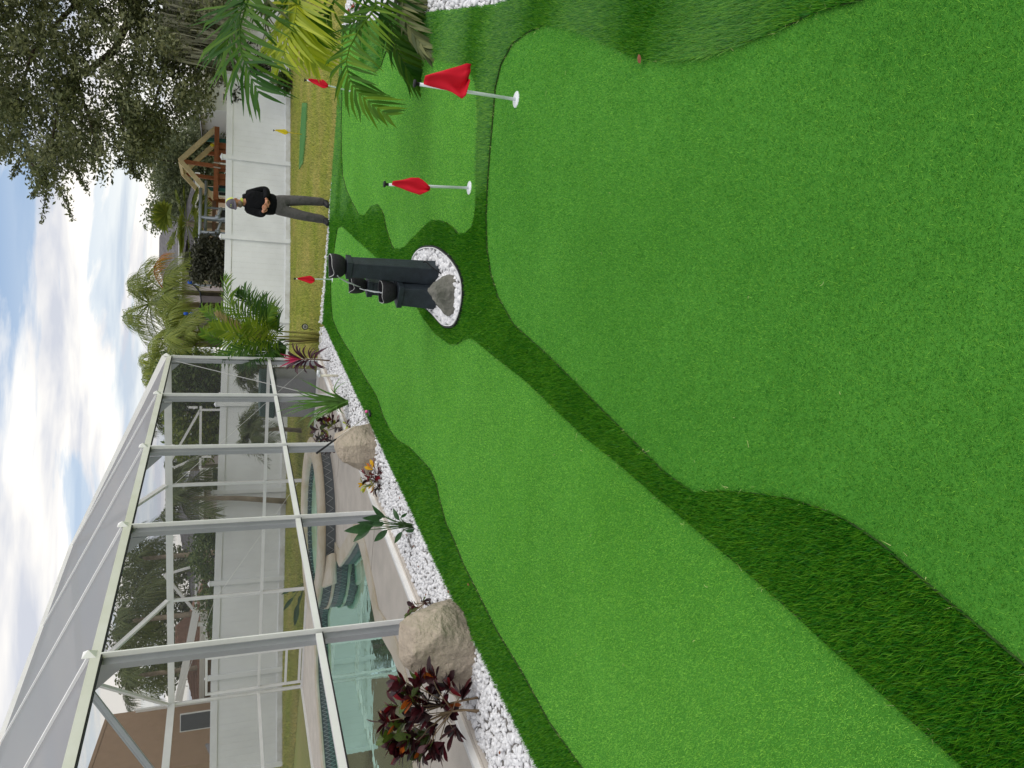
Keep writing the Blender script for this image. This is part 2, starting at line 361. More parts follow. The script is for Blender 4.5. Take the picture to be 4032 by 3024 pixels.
# left bed between the enclosure and the turf
bedL=[tuple(edgeL[0]),tuple(edgeL[1]),tuple(edgeL[2]),tuple(S(1258,1290)[:2]),tuple(S(1256,1345)[:2]),tuple(cg(-.45,.2)[:2]),tuple(cg(-.45,-.06)[:2]),tuple(cg(13,-.06)[:2]),(-3.6,.8),(-3.0,.8)]
tag(MB().prism(bedL,-.06,-.012).build('gravel_bed',m_bed),kind='structure')
def dpb(x,y):
    d=math.hypot(x,y); return 0 if y<1.6 or abs(x)>y*.62+1.2 else (1050 if d<9 else 800)
X,Y=scat(bedL,dpb,.25)
pebbles('pebble_gravel',X,Y,lambda x,y:-.012,.023,'white pebbles filling the bed beside the screen enclosure')
# thin strip of pebbles along the far turf edge
st=s2([(1258,1274),(1275,1110),(1288,950),(1299,800),(1310,700)]); st2=s2([(1274,1274),(1287,1110),(1298,950),(1305,800),(1311,700)])
strip=[tuple(p) for p in st]+[tuple(p) for p in st2[::-1]]
tag(MB().prism(strip,-.06,-.008).build('gravel_bed',m_bed),kind='structure')
X,Y=scat(strip,lambda x,y:700,.2)
pebbles('pebble_gravel',X,Y,lambda x,y:-.008,.026,'white pebbles in the thin strip between turf and lawn')
# right bed under the palm
bedR=[tuple(p) for p in s2([(1352,108)])]+[tuple(p) for p in rightb]+[(3.4,3.0),(5.2,3.0),(7.6,10.6)]
tag(MB().prism(bedR,-.06,-.012).build('gravel_bed',m_bed),kind='structure')
X,Y=scat(bedR,lambda x,y:800 if x<y*.6+2.6 else 0,.25)
pebbles('pebble_gravel',X,Y,lambda x,y:-.012,.026,'white pebbles in the bed under the arching palm fronds')
# brown fallen leaves and litter on the gravel
m_litter=mat('dry_leaf',srgb(120,72,48),.8,island=.4)
def flat_leaf(name,p,l,w,rz,m,label,cat,group=None,z=.03):
    mb=MB(); c,s=math.cos(rz),math.sin(rz); pts=[(-.5,0,0),(-.2,.5,.1),(.2,.45,.14),(.5,0,.05),(.2,-.45,.0),(-.2,-.5,-.03)]
    mb.add([(p[0]+x*l*c-y*w*s,p[1]+x*l*s+y*w*c,z+zz_*w*1.2) for x,y,zz_ in pts]+[(p[0],p[1],z+.01)],[(0,5,6),(5,4,6),(4,3,6),(3,2,6),(2,1,6),(1,0,6)])
    return tag(mb.build(name,m,origin=(p[0],p[1],z)),label,cat,group)
flat_leaf('fallen_leaf',S(2543,237),.055,.024,.3,m_litter,'single brown fallen leaf on the seam of the big green','leaf',z=.035)
for x,y in [(1780,2328),(1640,2150),(1612,2105),(1660,2230),(1985,2960),(1860,2300),(1585,1960),(1690,2340)]:
    flat_leaf('fallen_leaf',S(x,y),.04,.018,random.random()*6,m_litter,'small brown dead leaf lying on the white pebbles beside the enclosure','leaf','dead leaves on the pebbles',z=.032)
# ================================================================== FOUNTAIN BED
m_edge=mat('white_edging',srgb(225,226,226),.5); m_black=mat('black_liner',srgb(22,24,26),.7)
t=thing('pebble_island',(.9,6.4,0),'oval island of white pebbles with thin white edging around the fountain','garden bed')
mb=MB(); n=len(OVAL)
cx=sum(p[0] for p in OVAL)/n; cy=sum(p[1] for p in OVAL)/n
def ring(mb,poly,off0,off1,z0,z1):
    a=[];c=[]
    for i in range(len(poly)):
        p=np.array(poly[i]); tn=np.array(poly[(i+1)%len(poly)])-np.array(poly[i-1]); tn/=np.linalg.norm(tn)+1e-9; nn=np.array([tn[1],-tn[0]])
        if nn@(p-np.array([cx,cy]))<0: nn=-nn
        a.append(p+nn*off0); c.append(p+nn*off1)
    m=len(poly); vs=[(*p,z0) for p in a]+[(*p,z1) for p in a]+[(*p,z1) for p in c]+[(*p,z0) for p in c]; fs=[]
    for i in range(m):
        j=(i+1)%m
        for u in range(3): fs.append((u*m+i,u*m+j,(u+1)*m+j,(u+1)*m+i))
    return mb.add(vs,fs)
ring(MB(),OVAL,-.008,.0,-.04,.044).build('edging',m_edge,t)
ring(MB(),OVAL,.002,.016,-.04,.038).build('liner',m_black,t)
MB().prism([tuple(p) for p in OVAL],-.03,.006).build('bed_base',m_bed,t)
X,Y=scat(OVAL,lambda x,y:880,.2); Xc=cx+(X-cx)*.94; Yc=cy+(Y-cy)*.95
pebbles('pebbles',Xc,Yc,lambda x,y:.010,.030,None,parent=t)

# ================================================================== FOUNTAIN
FR=math.radians(-36)          # turned so that its right-hand sides show
m_ftn=mat('fountain_slate',srgb(42,50,57),.55,var=.25,nscale=14,bump=.5,bscale=70,spec=.35)
m_bowl=mat('fountain_bowl',srgb(34,34,38),.6,var=.3,nscale=60,bump=1.,bscale=160,spec=.3)
m_rim=mat('wet_rim_glint',srgb(186,186,184),.3)  # pale colour paints the reflection along the wet bowl edge
ft=thing('tiered_fountain',(.95,6.4,0),'dark slate fountain of three columns and pouring bowls on the pebble island','fountain')
def column(x,y,w,h,taper,capw,caph,bowl_r,bowl_h,bx=0,by=0,liptheta=0):
    b=MB(); b.box((x,y,h/2),(w,w,h),FR,taper); c=b.build('column',m_ftn,ft,bevel=.006)
    b=MB(); b.box((x,y,h+caph/2),(capw,capw,caph),FR,1.04); b.build('column_cap',m_ftn,ft,bevel=.006)
    # bowl: an egg cut open on top, with a pouring lip
    z0=h+caph; n=40; prof=[]
    R=bowl_r; Hh=bowl_h
    outer=[(.42,0),(.62,.05),(.80,.17),(.93,.36),(1.0,.6),(1.01,.8),(.97,1.0)]; inner=[(.88,1.0),(.90,.8),(.86,.55),(.6,.35),(.0,.3)]
    vs=[];prof=outer+inner
    for r,zq in prof:
        for k in range(n):
            th=2*math.pi*k/n; dth=abs((th-liptheta+math.pi)%(2*math.pi)-math.pi); lip=math.exp(-(dth/.42)**2)
            rr=r*R*(1+.16*lip*zq); zc=zq*Hh*(1-.2*lip*zq**2)+.03*Hh*math.sin(th*2+1)*zq
            vs.append((x+bx+rr*math.cos(th),y+by+rr*math.sin(th),z0+zc))
    fs=[]
    for i in range(len(prof)-1):
        for k in range(n):
            a=i*n+k;q=i*n+(k+1)%n; fs.append((a,q,q+n,a+n))
    o=MB().add(vs,fs).build('bowl',m_bowl,ft,smooth=True)
    io=6*n; rim=[]
    vv=[];ff=[]
    for k in range(n):
        p=Vector(vs[io+k]);q=Vector(vs[io+n+k]); vv+=[p+(p-q)*.05+Vector((0,0,-.002)),p-(p-q)*.1+Vector((0,0,.002)),p-(p-q)*.5+Vector((0,0,.002))]
    for k in range(n):
        j=(k+1)%n
        for u in range(2): ff.append((k*3+u,j*3+u,j*3+u+1,k*3+u+1))
    MB().add(vv,ff).build('rim',m_rim,o,smooth=True)
    # water in the bowl
    MB().lathe((x+bx,y+by,z0+Hh*.52),[(.001,0),(R*.86,0)],24).build('water',mat('fountain_water',srgb(40,46,50),.05,spec=.8),o)
    return z0
LIP=math.radians(215)
column(1.005,6.36,.168,.80,.80,.155,.05,.105,.135,0,0,math.radians(225))
column(.885,6.60,.15,.575,.86,.155,.05,.080,.15,0,0,math.radians(240))
column(.812,6.40,.205,.345,.86,.20,.05,.100,.145,0,-.01,math.radians(200))
b=MB(); b.box((1.0,6.48,.20),(.20,.14,.40),FR,.9); b.build('plinth',m_ftn,ft,bevel=.006)
# water streams
m_stream=mat('falling_water',srgb(226,230,232),.15,spec=.6,trans=.3)
def stream(p0,p1,nm='water_stream'):
    p0,p1=Vector(p0),Vector(p1); pts=[]
    for i in range(9):
        t=i/8; q=p0.lerp(p1,t); q.z=p0.z+(p1.z-p0.z)*t**1.5; q+=Vector((math.sin(i*2.3)*.002,0,0)); pts.append(q)
    MB().tube(pts,[.006-.002*math.sin(i) for i in range(9)],6).build(nm,m_stream,ft,smooth=True)
stream((.915,6.29,.93),(.85,6.47,.70)); stream((.84,6.50,.70),(.79,6.36,.47))
m_lamp=mat('lamp_plastic',srgb(214,190,120),.3)
MB().lathe((.846,6.545,.70),[(.001,.035),(.014,.034),(.015,0),(.001,0)],12).build('bowl_lamp',m_lamp,ft,smooth=True)
# power cable down the tall column
MB().tube([(1.085,6.30,.165),(1.09,6.275,.17),(1.08,6.262,.15),(1.04,6.245,.11),(1.0,6.23,.05),(.97,6.215,.012)],.006,6).build('cable',m_black,ft,smooth=True)

# ================================================================== ROCKS
def noisy_rock(name,pts,m,label,seed,amp,strata,cuts=5,group=None,sm=.35):
    P=[Vector(p) for p in pts]; cen=sum(P,Vector())/len(P); zmin=min(p.z for p in P)
    bm=bmesh.new(); [bm.verts.new(p) for p in P]; r=bmesh.ops.convex_hull(bm,input=list(bm.verts))
    bmesh.ops.delete(bm,geom=[g for g in r['geom_interior'] if isinstance(g,bmesh.types.BMVert)],context='VERTS')
    bmesh.ops.triangulate(bm,faces=list(bm.faces))
    for i in range(cuts):
        bmesh.ops.subdivide_edges(bm,edges=list(bm.edges),cuts=1,use_grid_fill=True)
        bmesh.ops.triangulate(bm,faces=list(bm.faces))
        if i in(1,2,3): bmesh.ops.smooth_vert(bm,verts=list(bm.verts),factor=sm,use_axis_x=True,use_axis_y=True,use_axis_z=True)
        if len(bm.verts)>16000: break
    bm.normal_update(); sc=max((p-cen).length for p in P)
    for v in bm.verts:
        q=v.co/sc*1.6+Vector((seed,seed*.3,0))
        dsp=noise.fractal(q*1.7,1.,2.,5)*amp+noise.ridged_multi_fractal(Vector((q.x*2.2,q.y*2.2,q.z*strata)),1.,2.1,4,1.,2.)*amp*.35-.25*amp
        dsp+=noise.fractal(q*9,.9,2.1,3)*amp*.16
        v.co+=v.normal*dsp*sc
    me=bpy.data.meshes.new(name); bm.to_mesh(me); bm.free(); me.materials.append(m); me.polygons.foreach_set('use_smooth',[True]*len(me.polygons))
    o=bpy.data.objects.new(name,me); COL.objects.link(o)
    base=Vector((cen.x,cen.y,zmin)); me.transform(Matrix.Translation(-base)); o.location=base
    return tag(o,label,'rock',group)
m_rockg=mat('grey_slate_rock',srgb(92,92,84),.8,col2=srgb(134,132,124),nscale=7,bump=1.,bscale=26,detail=8.,bdist=.02)
m_rockb=mat('tan_boulder',srgb(192,178,160),.85,col2=srgb(160,148,132),nscale=4,bump=1.,bscale=22,detail=9.,bdist=.03)
Yf=5.77
pf=[SY(*z4(*p),Yf+dy) for p,dy in [((1425,870),.12),((1480,790),.08),((1690,682),.03),((1800,690),.0),((1800,800),-.02),((1790,1080),-.0),((1660,1165),.06),((1520,1010),.07),((1540,900),.0)]]
pf+= [(p[0]+.02,p[1]+.14,max(0,p[2]*.75)) for p in pf[:8]]
pf+=[(.62,5.78,-.02),(.91,5.78,-.02),(.9,5.92,-.02),(.65,5.95,-.02)]
noisy_rock('slate_rock',pf,m_rockg,'grey pointed slate rock leaning at the foot of the fountain',3.1,.055,3.,sm=.12)
def z8(x,y): return (1200+x/2.013,2200+y/2.013)
base=[S(*z8(*p)) for p in [(1322,960),(1348,800),(1338,640),(1285,480),(1232,385)]]
print('rock1 base',base)
def lifted(px,dy,b):   # a point of the outline, dy metres behind the base point b
    return SY(*px,b[1]+dy)
pr=[tuple(p-_v(0,0,.03)) for p in base]
pr+=[tuple(S(*z8(1180,345))+_v(.0,.10,0)),tuple(base[0]+_v(-.25,.25,0)),tuple(base[2]+_v(-.42,.35,0)),tuple(base[3]+_v(-.30,.42,0))]
for px,dy in [((1000,918),.12),((835,890),.16),((790,838),.2),((752,780),.24),((748,640),.3),((752,500),.35),((800,450),.36),((960,420),.25),((1080,385),.18),((1180,948),.05),((860,760),.06),((880,560),.1),((1080,600),.0)]:
    pr.append(tuple(SY(*z8(*px),base[1][1]+dy)))
for px,dy in [((770,760),.5),((760,560),.55),((800,840),.4)]: pr.append(tuple(SY(*z8(*px),base[1][1]+dy)))
noisy_rock('boulder',pr,m_rockb,'large square tan boulder beside the dark red croton bush',8.4,.030,5.5,sm=.0)
def z5(x,y): return (1150+x/2.764,1550+y/2.764)
b2=[S(*z5(*p)) for p in [(905,745),(918,620),(915,520),(880,400),(858,315)]]
pr=[tuple(p-_v(0,0,.03)) for p in b2]+[tuple(b2[0]+_v(-.2,.3,0)),tuple(b2[2]+_v(-.35,.4,0)),tuple(b2[3]+_v(-.2,.45,0))]
for px,dy in [((760,762),.1),((640,750),.16),((550,742),.2),((510,690),.26),((460,600),.35),((448,520),.4),((470,430),.45),((600,385),.34),((720,355),.26),((560,580),.12),((740,560),.02)]:
    pr.append(tuple(SY(*z5(*px),b2[1][1]+dy)))
for px,dy in [((480,560),.6),((560,720),.45)]: pr.append(tuple(SY(*z5(*px),b2[1][1]+dy)))
noisy_rock('boulder',pr,m_rockb,'smaller tan boulder with the putter leaning across it',15.2,.030,6.,sm=.0)
ps=S(*z4(1330,575)); 
noisy_rock('slate_rock',[ps+_v(*q) for q in [(-.06,0,-.01),(.05,.0,-.01),(.07,.06,-.01),(-.05,.08,-.01),(-.03,.02,.07),(.04,.03,.05),(.0,.06,.06)]],m_rockg,'small grey stone tucked behind the tall fountain column',6.,.05,3.,cuts=4,sm=.15)

# ================================================================== FLAGS
m_red=mat('red_cloth',srgb(222,22,48),.65,spec=.25,bump=.15,bscale=300,trans=.12); m_white=mat('white_plastic',srgb(228,232,236),.35); m_yel=mat('yellow_cloth',srgb(226,206,40),.6,trans=.2)
def flag(name,base,top,label,outline,mcloth,polem,pole_r=.011,disc=.055,cap=True,group='practice flags',base_z=.01):
    base=Vector(base); top=Vector(top); t=thing(name,base,label,'flag',group); ax=(top-base).normalized(); H=(top-base).length
    MB().tube([base,top],pole_r,10).build('pole',polem,t,smooth=True)
    if disc:
        MB().lathe((base.x,base.y,base.z),[(.001,.012),(disc*.9,.010),(disc,.006),(disc,-.004)],32).build('cup_disc',m_white,t,smooth=True)
        MB().lathe((base.x-.004,base.y+.012,base.z),[(disc*1.02,.002),(disc*1.10,.004),(disc*1.12,-.006)],32).build('disc_ring',m_black,t,smooth=True)  # black ring round the disc, shifted to its far left
    if cap:
        c=MB(); 
        pr=[(.001,0),(.009,0),(.011,.02),(.011,.035),(.024,.037),(.024,.05),(.001,.052)]
        c.lathe(top-ax*.012,pr,16).build('pole_cap',m_black,t,smooth=True)
    # cloth: outline in (u to the left of the pole as seen, v down from the top), folded along the pole
    n=10; rows=[]; verts=[];fs=[]
    for i in range(n+1):
        v=i/n; 
        l,r=outline(v)
        for j in range(9):
            s=j/8; u=l+(r-l)*s
            fold=.022*math.sin(v*6+s*5)+.02*math.cos(s*11+v*3)*(.3+v)
            p=top-ax*(.02+v*.30)+Vector((u,-.035+fold*.6-abs(u)*.25,0)); verts.append(p)
    for i in range(n):
        for j in range(8):
            a=i*9+j; fs.append((a,a+1,a+10,a+9))
    o=MB().add(verts,fs).build('cloth',mcloth,t,smooth=True); so=o.modifiers.new('thick','SOLIDIFY'); so.thickness=.0015
    return t
def lerp_outline(tab):
    def f(v):
        for i in range(len(tab)-1):
            if v<=tab[i+1][0]:
                t_=(v-tab[i][0])/(tab[i+1][0]-tab[i][0]); return (tab[i][1]+(tab[i+1][1]-tab[i][1])*t_,tab[i][2]+(tab[i+1][2]-tab[i][2])*t_)
        return tab[-1][1:]
    return f
# (v, left, right) across the hanging cloth
oA=lerp_outline([(0,-.012,.03),(.25,-.03,.09),(.5,-.04,.125),(.75,-.075,.155),(.9,-.06,.13),(1,-.02,.05)])
oA=lerp_outline([(0,-.01,.035),(.3,-.015,.08),(.55,-.03,.115),(.8,-.085,.14),(.92,-.05,.155),(1,.05,.15)])
oB=lerp_outline([(0,-.012,.014),(.25,-.03,.03),(.5,-.065,.055),(.7,-.09,.055),(.85,-.07,.03),(1,-.045,-.02)])
oC=lerp_outline([(0,-.01,.012),(.4,-.05,.04),(.75,-.10,.06),(1,-.05,.0)])
g=S(2035,392); flag('golf_flag',g,SY(1652,332,g[1]+.02),'red golf flag in front of the palm fronds on the large near green',oA,m_red,m_white,group=None)
g=S(1850,740); flag('golf_flag',g,SY(1530,727,g[1]+.0),'red golf flag by the thin fringe strip between the fountain and the near green',oB,m_red,m_white,group=None)
g=S(1310,1100)+_v(0,0,0); flag('golf_flag',g,SY(1166,1098,g[1]),'small red golf flag behind the fountain near the lawn edge',oC,m_red,m_white,group=None)
g=S(1384,360); flag('golf_flag',g,SY(1208,316,g[1]),'red golf flag half hidden by palm fronds near the lawn',oC,m_red,m_white,group=None)
g=S(1198,530,lawn_h(6,18.8)); flag('golf_flag',g,SY(1082,514,g[1]),'small yellow flag on the practice mat by the white fence',oC,m_yel,mat('yellow_pole',srgb(214,190,60),.4),disc=0,group=None)
# practice mat on the lawn
zA=lambda x,y:(700+x/2.011,y/2.011)
mp_=[S(*zA(*p))[:2] for p in [(990,815),(1028,815),(1018,1080),(995,1290),(965,1340),(975,1050)]]
m_mat=mat('mat_turf',srgb(74,124,60),.9,var=.2,nscale=60)
c0=np.mean(mp_,0); tm=thing('putting_mat',(c0[0],c0[1],-.03),'long flat green practice mat lying on the yellow lawn','mat')
MB().prism(mp_,-.03,.022).build('turf_strip',m_mat,tm)
mp2=[tuple(c0+(np.array(p)-c0)*.86) for p in mp_]
MB().prism(mp2,.022,.027).build('strip_centre',mat('mat_turf_dark',srgb(60,116,52),.9,var=.2,nscale=60),tm)
# ================================================================== DECK, POOL, SPA
m_deck=mat('deck_concrete',srgb(206,198,188),.85,var=.10,nscale=3,bump=.25,bscale=120,detail=8.)
m_cope=mat('coping_stone',srgb(212,204,190),.7,col2=srgb(188,174,146),nscale=2.2,bump=.3,bscale=60,detail=7.)
m_plaster=mat('pool_plaster',srgb(158,220,212),.6,var=.08,nscale=2)
m_tile=mat('waterline_tile',srgb(80,86,90),.3,var=.2,nscale=20); m_grout=mat('tile_line',srgb(170,174,174),.5)
def r6(x,y): return (1200+x/2.2116,1750+y/2.2116)
ZD=.03
near=[S(*r6(*p),ZD) for p in [(452,822),(480,850),(520,1000),(550,1150),(590,1350),(635,1580)]]+[S(*z8(*p),ZD) for p in [(700,740),(745,860),(800,1100),(850,1400),(878,1659)]]
nearAB=[tuple(cgi(p)[:2]) for p in near]
print('near pool edge AB',[(round(a,2),round(b,2)) for a,b in nearAB])
def z7(x,y): return (300+x/1.796,2100+y/1.796)
farAB=[tuple(cgi(S(*z7(*p),ZD))[:2]) for p in [(1745,470),(1752,800),(1765,1200),(1790,1659)]]
print('far',[(round(a,2),round(b,2)) for a,b in farAB])
SPC=(1.85,2.65); SPR=1.55
# pool outline in enclosure coordinates (a,b)
poolAB=nearAB+[(10.5,3.6),(12.0,5.0),(11.5,6.8),(9.0,7.2),(6.0,7.1),(3.6,6.7),(2.2,6.0),(1.5,5.0),(1.9,4.25)]
sp=[(SPC[0]+SPR*math.cos(t),SPC[1]+SPR*math.sin(t)) for t in np.linspace(1.45,-.15,9)]
poolAB+=sp+[(3.9,2.3),(4.5,1.75)]
POOL=[cg(a,b)[:2] for a,b in poolAB]
deckAB=[(-.35,-.05),(14.5,-.05),(14.5,8.15),(-.35,8.15)]
# deck with the pool cut out: bridge the outer outline and the hole
def poly_with_hole(outer,hole,z,name,m):
    bm=bmesh.new(); 
    def loop(P): 
        vs=[bm.verts.new((p[0],p[1],z)) for p in P]; return [bm.edges.new((vs[i],vs[(i+1)%len(vs)])) for i in range(len(vs))]
    e=loop(outer)+loop(hole); bmesh.ops.triangle_fill(bm,use_beauty=True,use_dissolve=False,edges=e)
    bmesh.ops.recalc_face_normals(bm,faces=list(bm.faces))
    for f in bm.faces:
        if f.normal.z<0: f.normal_flip()
    me=bpy.data.meshes.new(name); bm.to_mesh(me); bm.free(); me.materials.append(m); o=bpy.data.objects.new(name,me); COL.objects.link(o); return o
o=poly_with_hole([cg(a,b)[:2] for a,b in deckAB],POOL,ZD,'pool_deck',m_deck); tag(o,kind='structure')
MB().prism([cg(a,b)[:2] for a,b in [(-.35,-.052),(14.5,-.052),(14.5,.02),(-.35,.02)]],-.05,ZD-.004).build('deck_edge',m_deck); tag(bpy.data.objects['deck_edge'],kind='structure')
pool=thing('swimming_pool',(*POOL[4],0),'free form teal swimming pool inside the screen enclosure','swimming pool')
def wall_ring(poly,z0,z1,name,m,parent,inset=0.):
    n=len(poly); vs=[(p[0],p[1],z0) for p in poly]+[(p[0],p[1],z1) for p in poly]
    return MB().add(vs,[(i,(i+1)%n,n+(i+1)%n,n+i) for i in range(n)]).build(name,m,parent)
wall_ring(POOL,-1.0,-.14,'basin_wall',m_plaster,pool); 
MB().add([(p[0],p[1],-1.0) for p in POOL],[tuple(range(len(POOL)))]).build('basin_floor',m_plaster,pool)
wall_ring(POOL,-.14,.0,'tile_band',m_tile,pool)
def tile_pattern(poly,z0,z1,parent,step=.075,off=.004,skip=lambda a:False,name='tile_pattern',closed=True):
    """grey diamond lines on the waterline tiles"""
    mb=MB(); n=len(poly); cen=np.mean(np.array([p[:2] for p in poly]),0)
    for i in range(n if closed else n-1):
        a=np.array(poly[i][:2]); b=np.array(poly[(i+1)%n][:2]); l=np.linalg.norm(b-a); k=max(1,int(l/step)); tn=(b-a)/(l+1e-9); nn=np.array([-tn[1],tn[0]])
        sgn=-1 if off<0 else 1
        if (nn@(cen-a))<0: nn=-nn
        for j in range(k):
            p0=a+tn*l*j/k+nn*off; p1=a+tn*l*(j+1)/k+nn*off; pm=(p0+p1)/2
            for u,v_ in ((p0,pm),(pm,p1)):
                zA_,zB_=(z0,z1) if u is p0 else (z1,z0)
                mb.bar((u[0],u[1],zA_),(v_[0],v_[1],zB_),.006,.006)
    return mb.build(name,m_grout,parent)
tile_pattern(POOL,-.115,-.015,pool)
# coping lip round the pool, and the water
cop=MB(); PC=smooth_closed(POOL,1); ccx,ccy=np.mean(np.array(POOL),0)
def offset_poly(poly,d):
    """move an outline inwards (d>0) by the average of its edge normals"""
    P=[np.array(p[:2],float) for p in poly]; n=len(P); A=sum(P[i][0]*P[(i+1)%n][1]-P[(i+1)%n][0]*P[i][1] for i in range(n)); sg=1 if A>0 else -1; r=[]
    for i in range(n):
        t=P[(i+1)%n]-P[i-1]; t/=np.linalg.norm(t)+1e-9; r.append(P[i]+sg*d*np.array([-t[1],t[0]]))
    return r
def strip_ring(name,poly,d0,d1,z0,z1,m,parent):
    a=offset_poly(poly,d0); b=offset_poly(poly,d1); n=len(poly); vs=[(*p,z0) for p in a]+[(*p,z1) for p in a]+[(*p,z1) for p in b]+[(*p,z0) for p in b]; fs=[]
    for i in range(n):
        j=(i+1)%n
        for u in range(4): fs.append((u*n+i,u*n+j,((u+1)%4)*n+j,((u+1)%4)*n+i))
    o=MB().add(vs,fs).build(name,m,parent,bevel=.012); return o
PD=smooth_closed(POOL,3)
strip_ring('coping',POOL,-.24,.03,.0,.052,m_cope,pool)
def water_mat(name,tint,fr=.02):
    m=bpy.data.materials.new(name); m.use_nodes=True; nt=m.node_tree; nt.nodes.clear()
    o=N(nt,'ShaderNodeOutputMaterial'); tr=N(nt,'ShaderNodeBsdfTransparent',i_0=tint); gl=N(nt,'ShaderNodeBsdfGlossy',i_Roughness=.02); gl.inputs[0].default_value=(.66,.97,.88,1)
    fz=N(nt,'ShaderNodeFresnel',i_IOR=1.22); nb=N(nt,'ShaderNodeTexNoise',i_Scale=3.2,i_Detail=2.); tcn=N(nt,'ShaderNodeTexCoord'); L(nt,tcn.outputs['Object'],nb.inputs['Vector'])
    bp=N(nt,'ShaderNodeBump',i_Strength=.035,i_Distance=.05); L(nt,nb.outputs[0],bp.inputs['Height']); L(nt,bp.outputs[0],gl.inputs['Normal'])
    ms=N(nt,'ShaderNodeMixShader'); L(nt,fz.outputs[0],ms.inputs[0]); L(nt,tr.outputs[0],ms.inputs[1]); L(nt,gl.outputs[0],ms.inputs[2]); L(nt,ms.outputs[0],o.inputs[0]); return m
m_water=water_mat('pool_water',(.62,.90,.88,1))
MB().add([(p[0],p[1],-.10) for p in POOL],[tuple(range(len(POOL)))]).build('water',m_water,pool)
# underwater steps by the spa
for k,(r,z) in enumerate(((.75,-.32),(1.1,-.6))):
    c_=cg(4.1,2.0); MB().lathe((c_[0],c_[1],z),[(.001,0),(r,0),(r,-.4)],28).build('step',m_plaster,pool,smooth=False)
# spa
SZ=.30; sc_=cg(*SPC)
spa=thing('raised_spa',(sc_[0],sc_[1],0),'raised round spa with pale coping and dark diamond tile band','spa')
SQ=(1,1)
MB().lathe((sc_[0],sc_[1],0),[(SPR,-.2),(SPR,SZ-.10)],56).build('tile_band',m_tile,spa,smooth=True)
spoly=[(sc_[0]+SPR*math.cos(t),sc_[1]+SPR*math.sin(t)) for t in np.linspace(0,2*math.pi,57)[:-1]]
tile_pattern(spoly,ZD+.03,SZ-.12,spa,.11,-.005)
MB().lathe((sc_[0],sc_[1],SZ-.10),[(SPR,0),(SPR+.05,.0),(SPR+.07,.03),(SPR+.07,.08),(SPR+.03,.10),(SPR-.30,.10),(SPR-.33,.06),(SPR-.33,.0)],56).build('coping',m_cope,spa,smooth=True)
MB().lathe((sc_[0],sc_[1],0),[(SPR-.32,SZ-.06),(SPR-.32,SZ-.22)],56).build('inner_tile',m_tile,spa,smooth=True)
ip=[(sc_[0]+(SPR-.325)*math.cos(t),sc_[1]+(SPR-.325)*math.sin(t)) for t in np.linspace(0,2*math.pi,45)[:-1]]
tile_pattern(ip,SZ-.2,SZ-.08,spa,.11,.004,name='inner_tile_pattern')
MB().lathe((sc_[0],sc_[1],0),[(SPR-.32,SZ-.22),(SPR-.34,-.5),(.001,-.5)],56).build('basin',m_plaster,spa,smooth=True)
MB().lathe((sc_[0],sc_[1],SZ-.14),[(.001,0),(SPR-.321,0)],56).build('water',m_water,spa)
# spillway into the pool
a0=cg(3.25,2.1);a1=cg(3.9,3.3); 
MB().bar(cg(3.05,3.0,SZ-.08),cg(3.75,2.45,SZ-.2),.5,.10).build('spillway',m_cope,spa,bevel=.03)
# deck joints
for a in (3.1,6.2,9.3):
    o=MB().bar(cg(a,.05,ZD+.001),cg(a+.02,1.1,ZD+.001),.008,.004).build('deck_joint',mat('joint',srgb(150,142,132),.9)); tag(o,kind='structure')

# ================================================================== SCREEN ENCLOSURE
m_alu=mat('white_aluminium',srgb(234,234,232),.4,var=.05,nscale=3); m_alus=mat('beam_aluminium',srgb(222,223,216),.45,col2=srgb(206,208,192),nscale=1.6,detail=6.); m_alug=mat('aluminium_shade_grey',srgb(176,179,184),.45,var=.05,nscale=3); m_gask=mat('screen_gasket',srgb(30,30,32),.7)  # the grey aluminium is the white frame with shade put into its colour
sc_wall=screen_mat('screen_mesh',srgb(84,84,86),.26); sc_roof=screen_mat('roof_mesh',srgb(168,167,172),.94); sc_end=screen_mat('end_mesh',srgb(90,90,92),.16)
cage=thing('screen_enclosure',(CC[0],CC[1],0),'white aluminium screen enclosure around the pool with sloping mesh roof','screen enclosure')
HE=2.83; BAY=2.15; AN=[0,2.15,4.3,6.45,8.6,10.75,12.9]; BB=2.65; TZ=4.09; TB=2.65
DEP=.13
for i,a in enumerate(AN):
    MB().bar(cg(a,DEP/2,0.05),cg(a,DEP/2,HE-.06),.055,DEP,up=tuple(W)).build('post',m_alug,cage); MB().bar(cg(a,-.008,.05),cg(a,-.008,HE-.1),.05,.014,up=tuple(W)).build('post_lit_face',m_alu,cage)  # shaded side painted grey, lit front painted as a white strip
    if a>0 or True:
        # pyramid cap on the outside of the beam
        c_=cg(a,-.045,HE-.0); q=MB(); w_=.045
        pts=[cg(a-w_,-.028,HE-.07),cg(a+w_,-.028,HE-.07),cg(a+w_,-.028,HE+.035),cg(a-w_,-.028,HE+.035),cg(a,-.075,HE-.01)]
        q.add(pts,[(0,1,4),(1,2,4),(2,3,4),(3,0,4)]).build('bracket_cap',m_alu,cage)
    # gusset behind
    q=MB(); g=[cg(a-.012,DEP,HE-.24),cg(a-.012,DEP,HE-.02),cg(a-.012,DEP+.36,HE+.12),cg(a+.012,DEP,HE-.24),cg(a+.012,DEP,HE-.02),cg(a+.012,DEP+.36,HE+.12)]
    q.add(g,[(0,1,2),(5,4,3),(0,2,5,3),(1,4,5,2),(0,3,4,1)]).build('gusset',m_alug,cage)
    if i:
        for kz in range(3):
            MB().lathe(cg(a-.03,.035+.035*kz,HE-.145),[(.001,.006),(.007,.004),(.008,-.004)],8).build('bolt',m_gask,cage)
    if 0<i:
        MB().bar(cg(a,0,HE-.02),cg(a,TB,TZ),.035,.05).build('rafter',m_alu,cage)
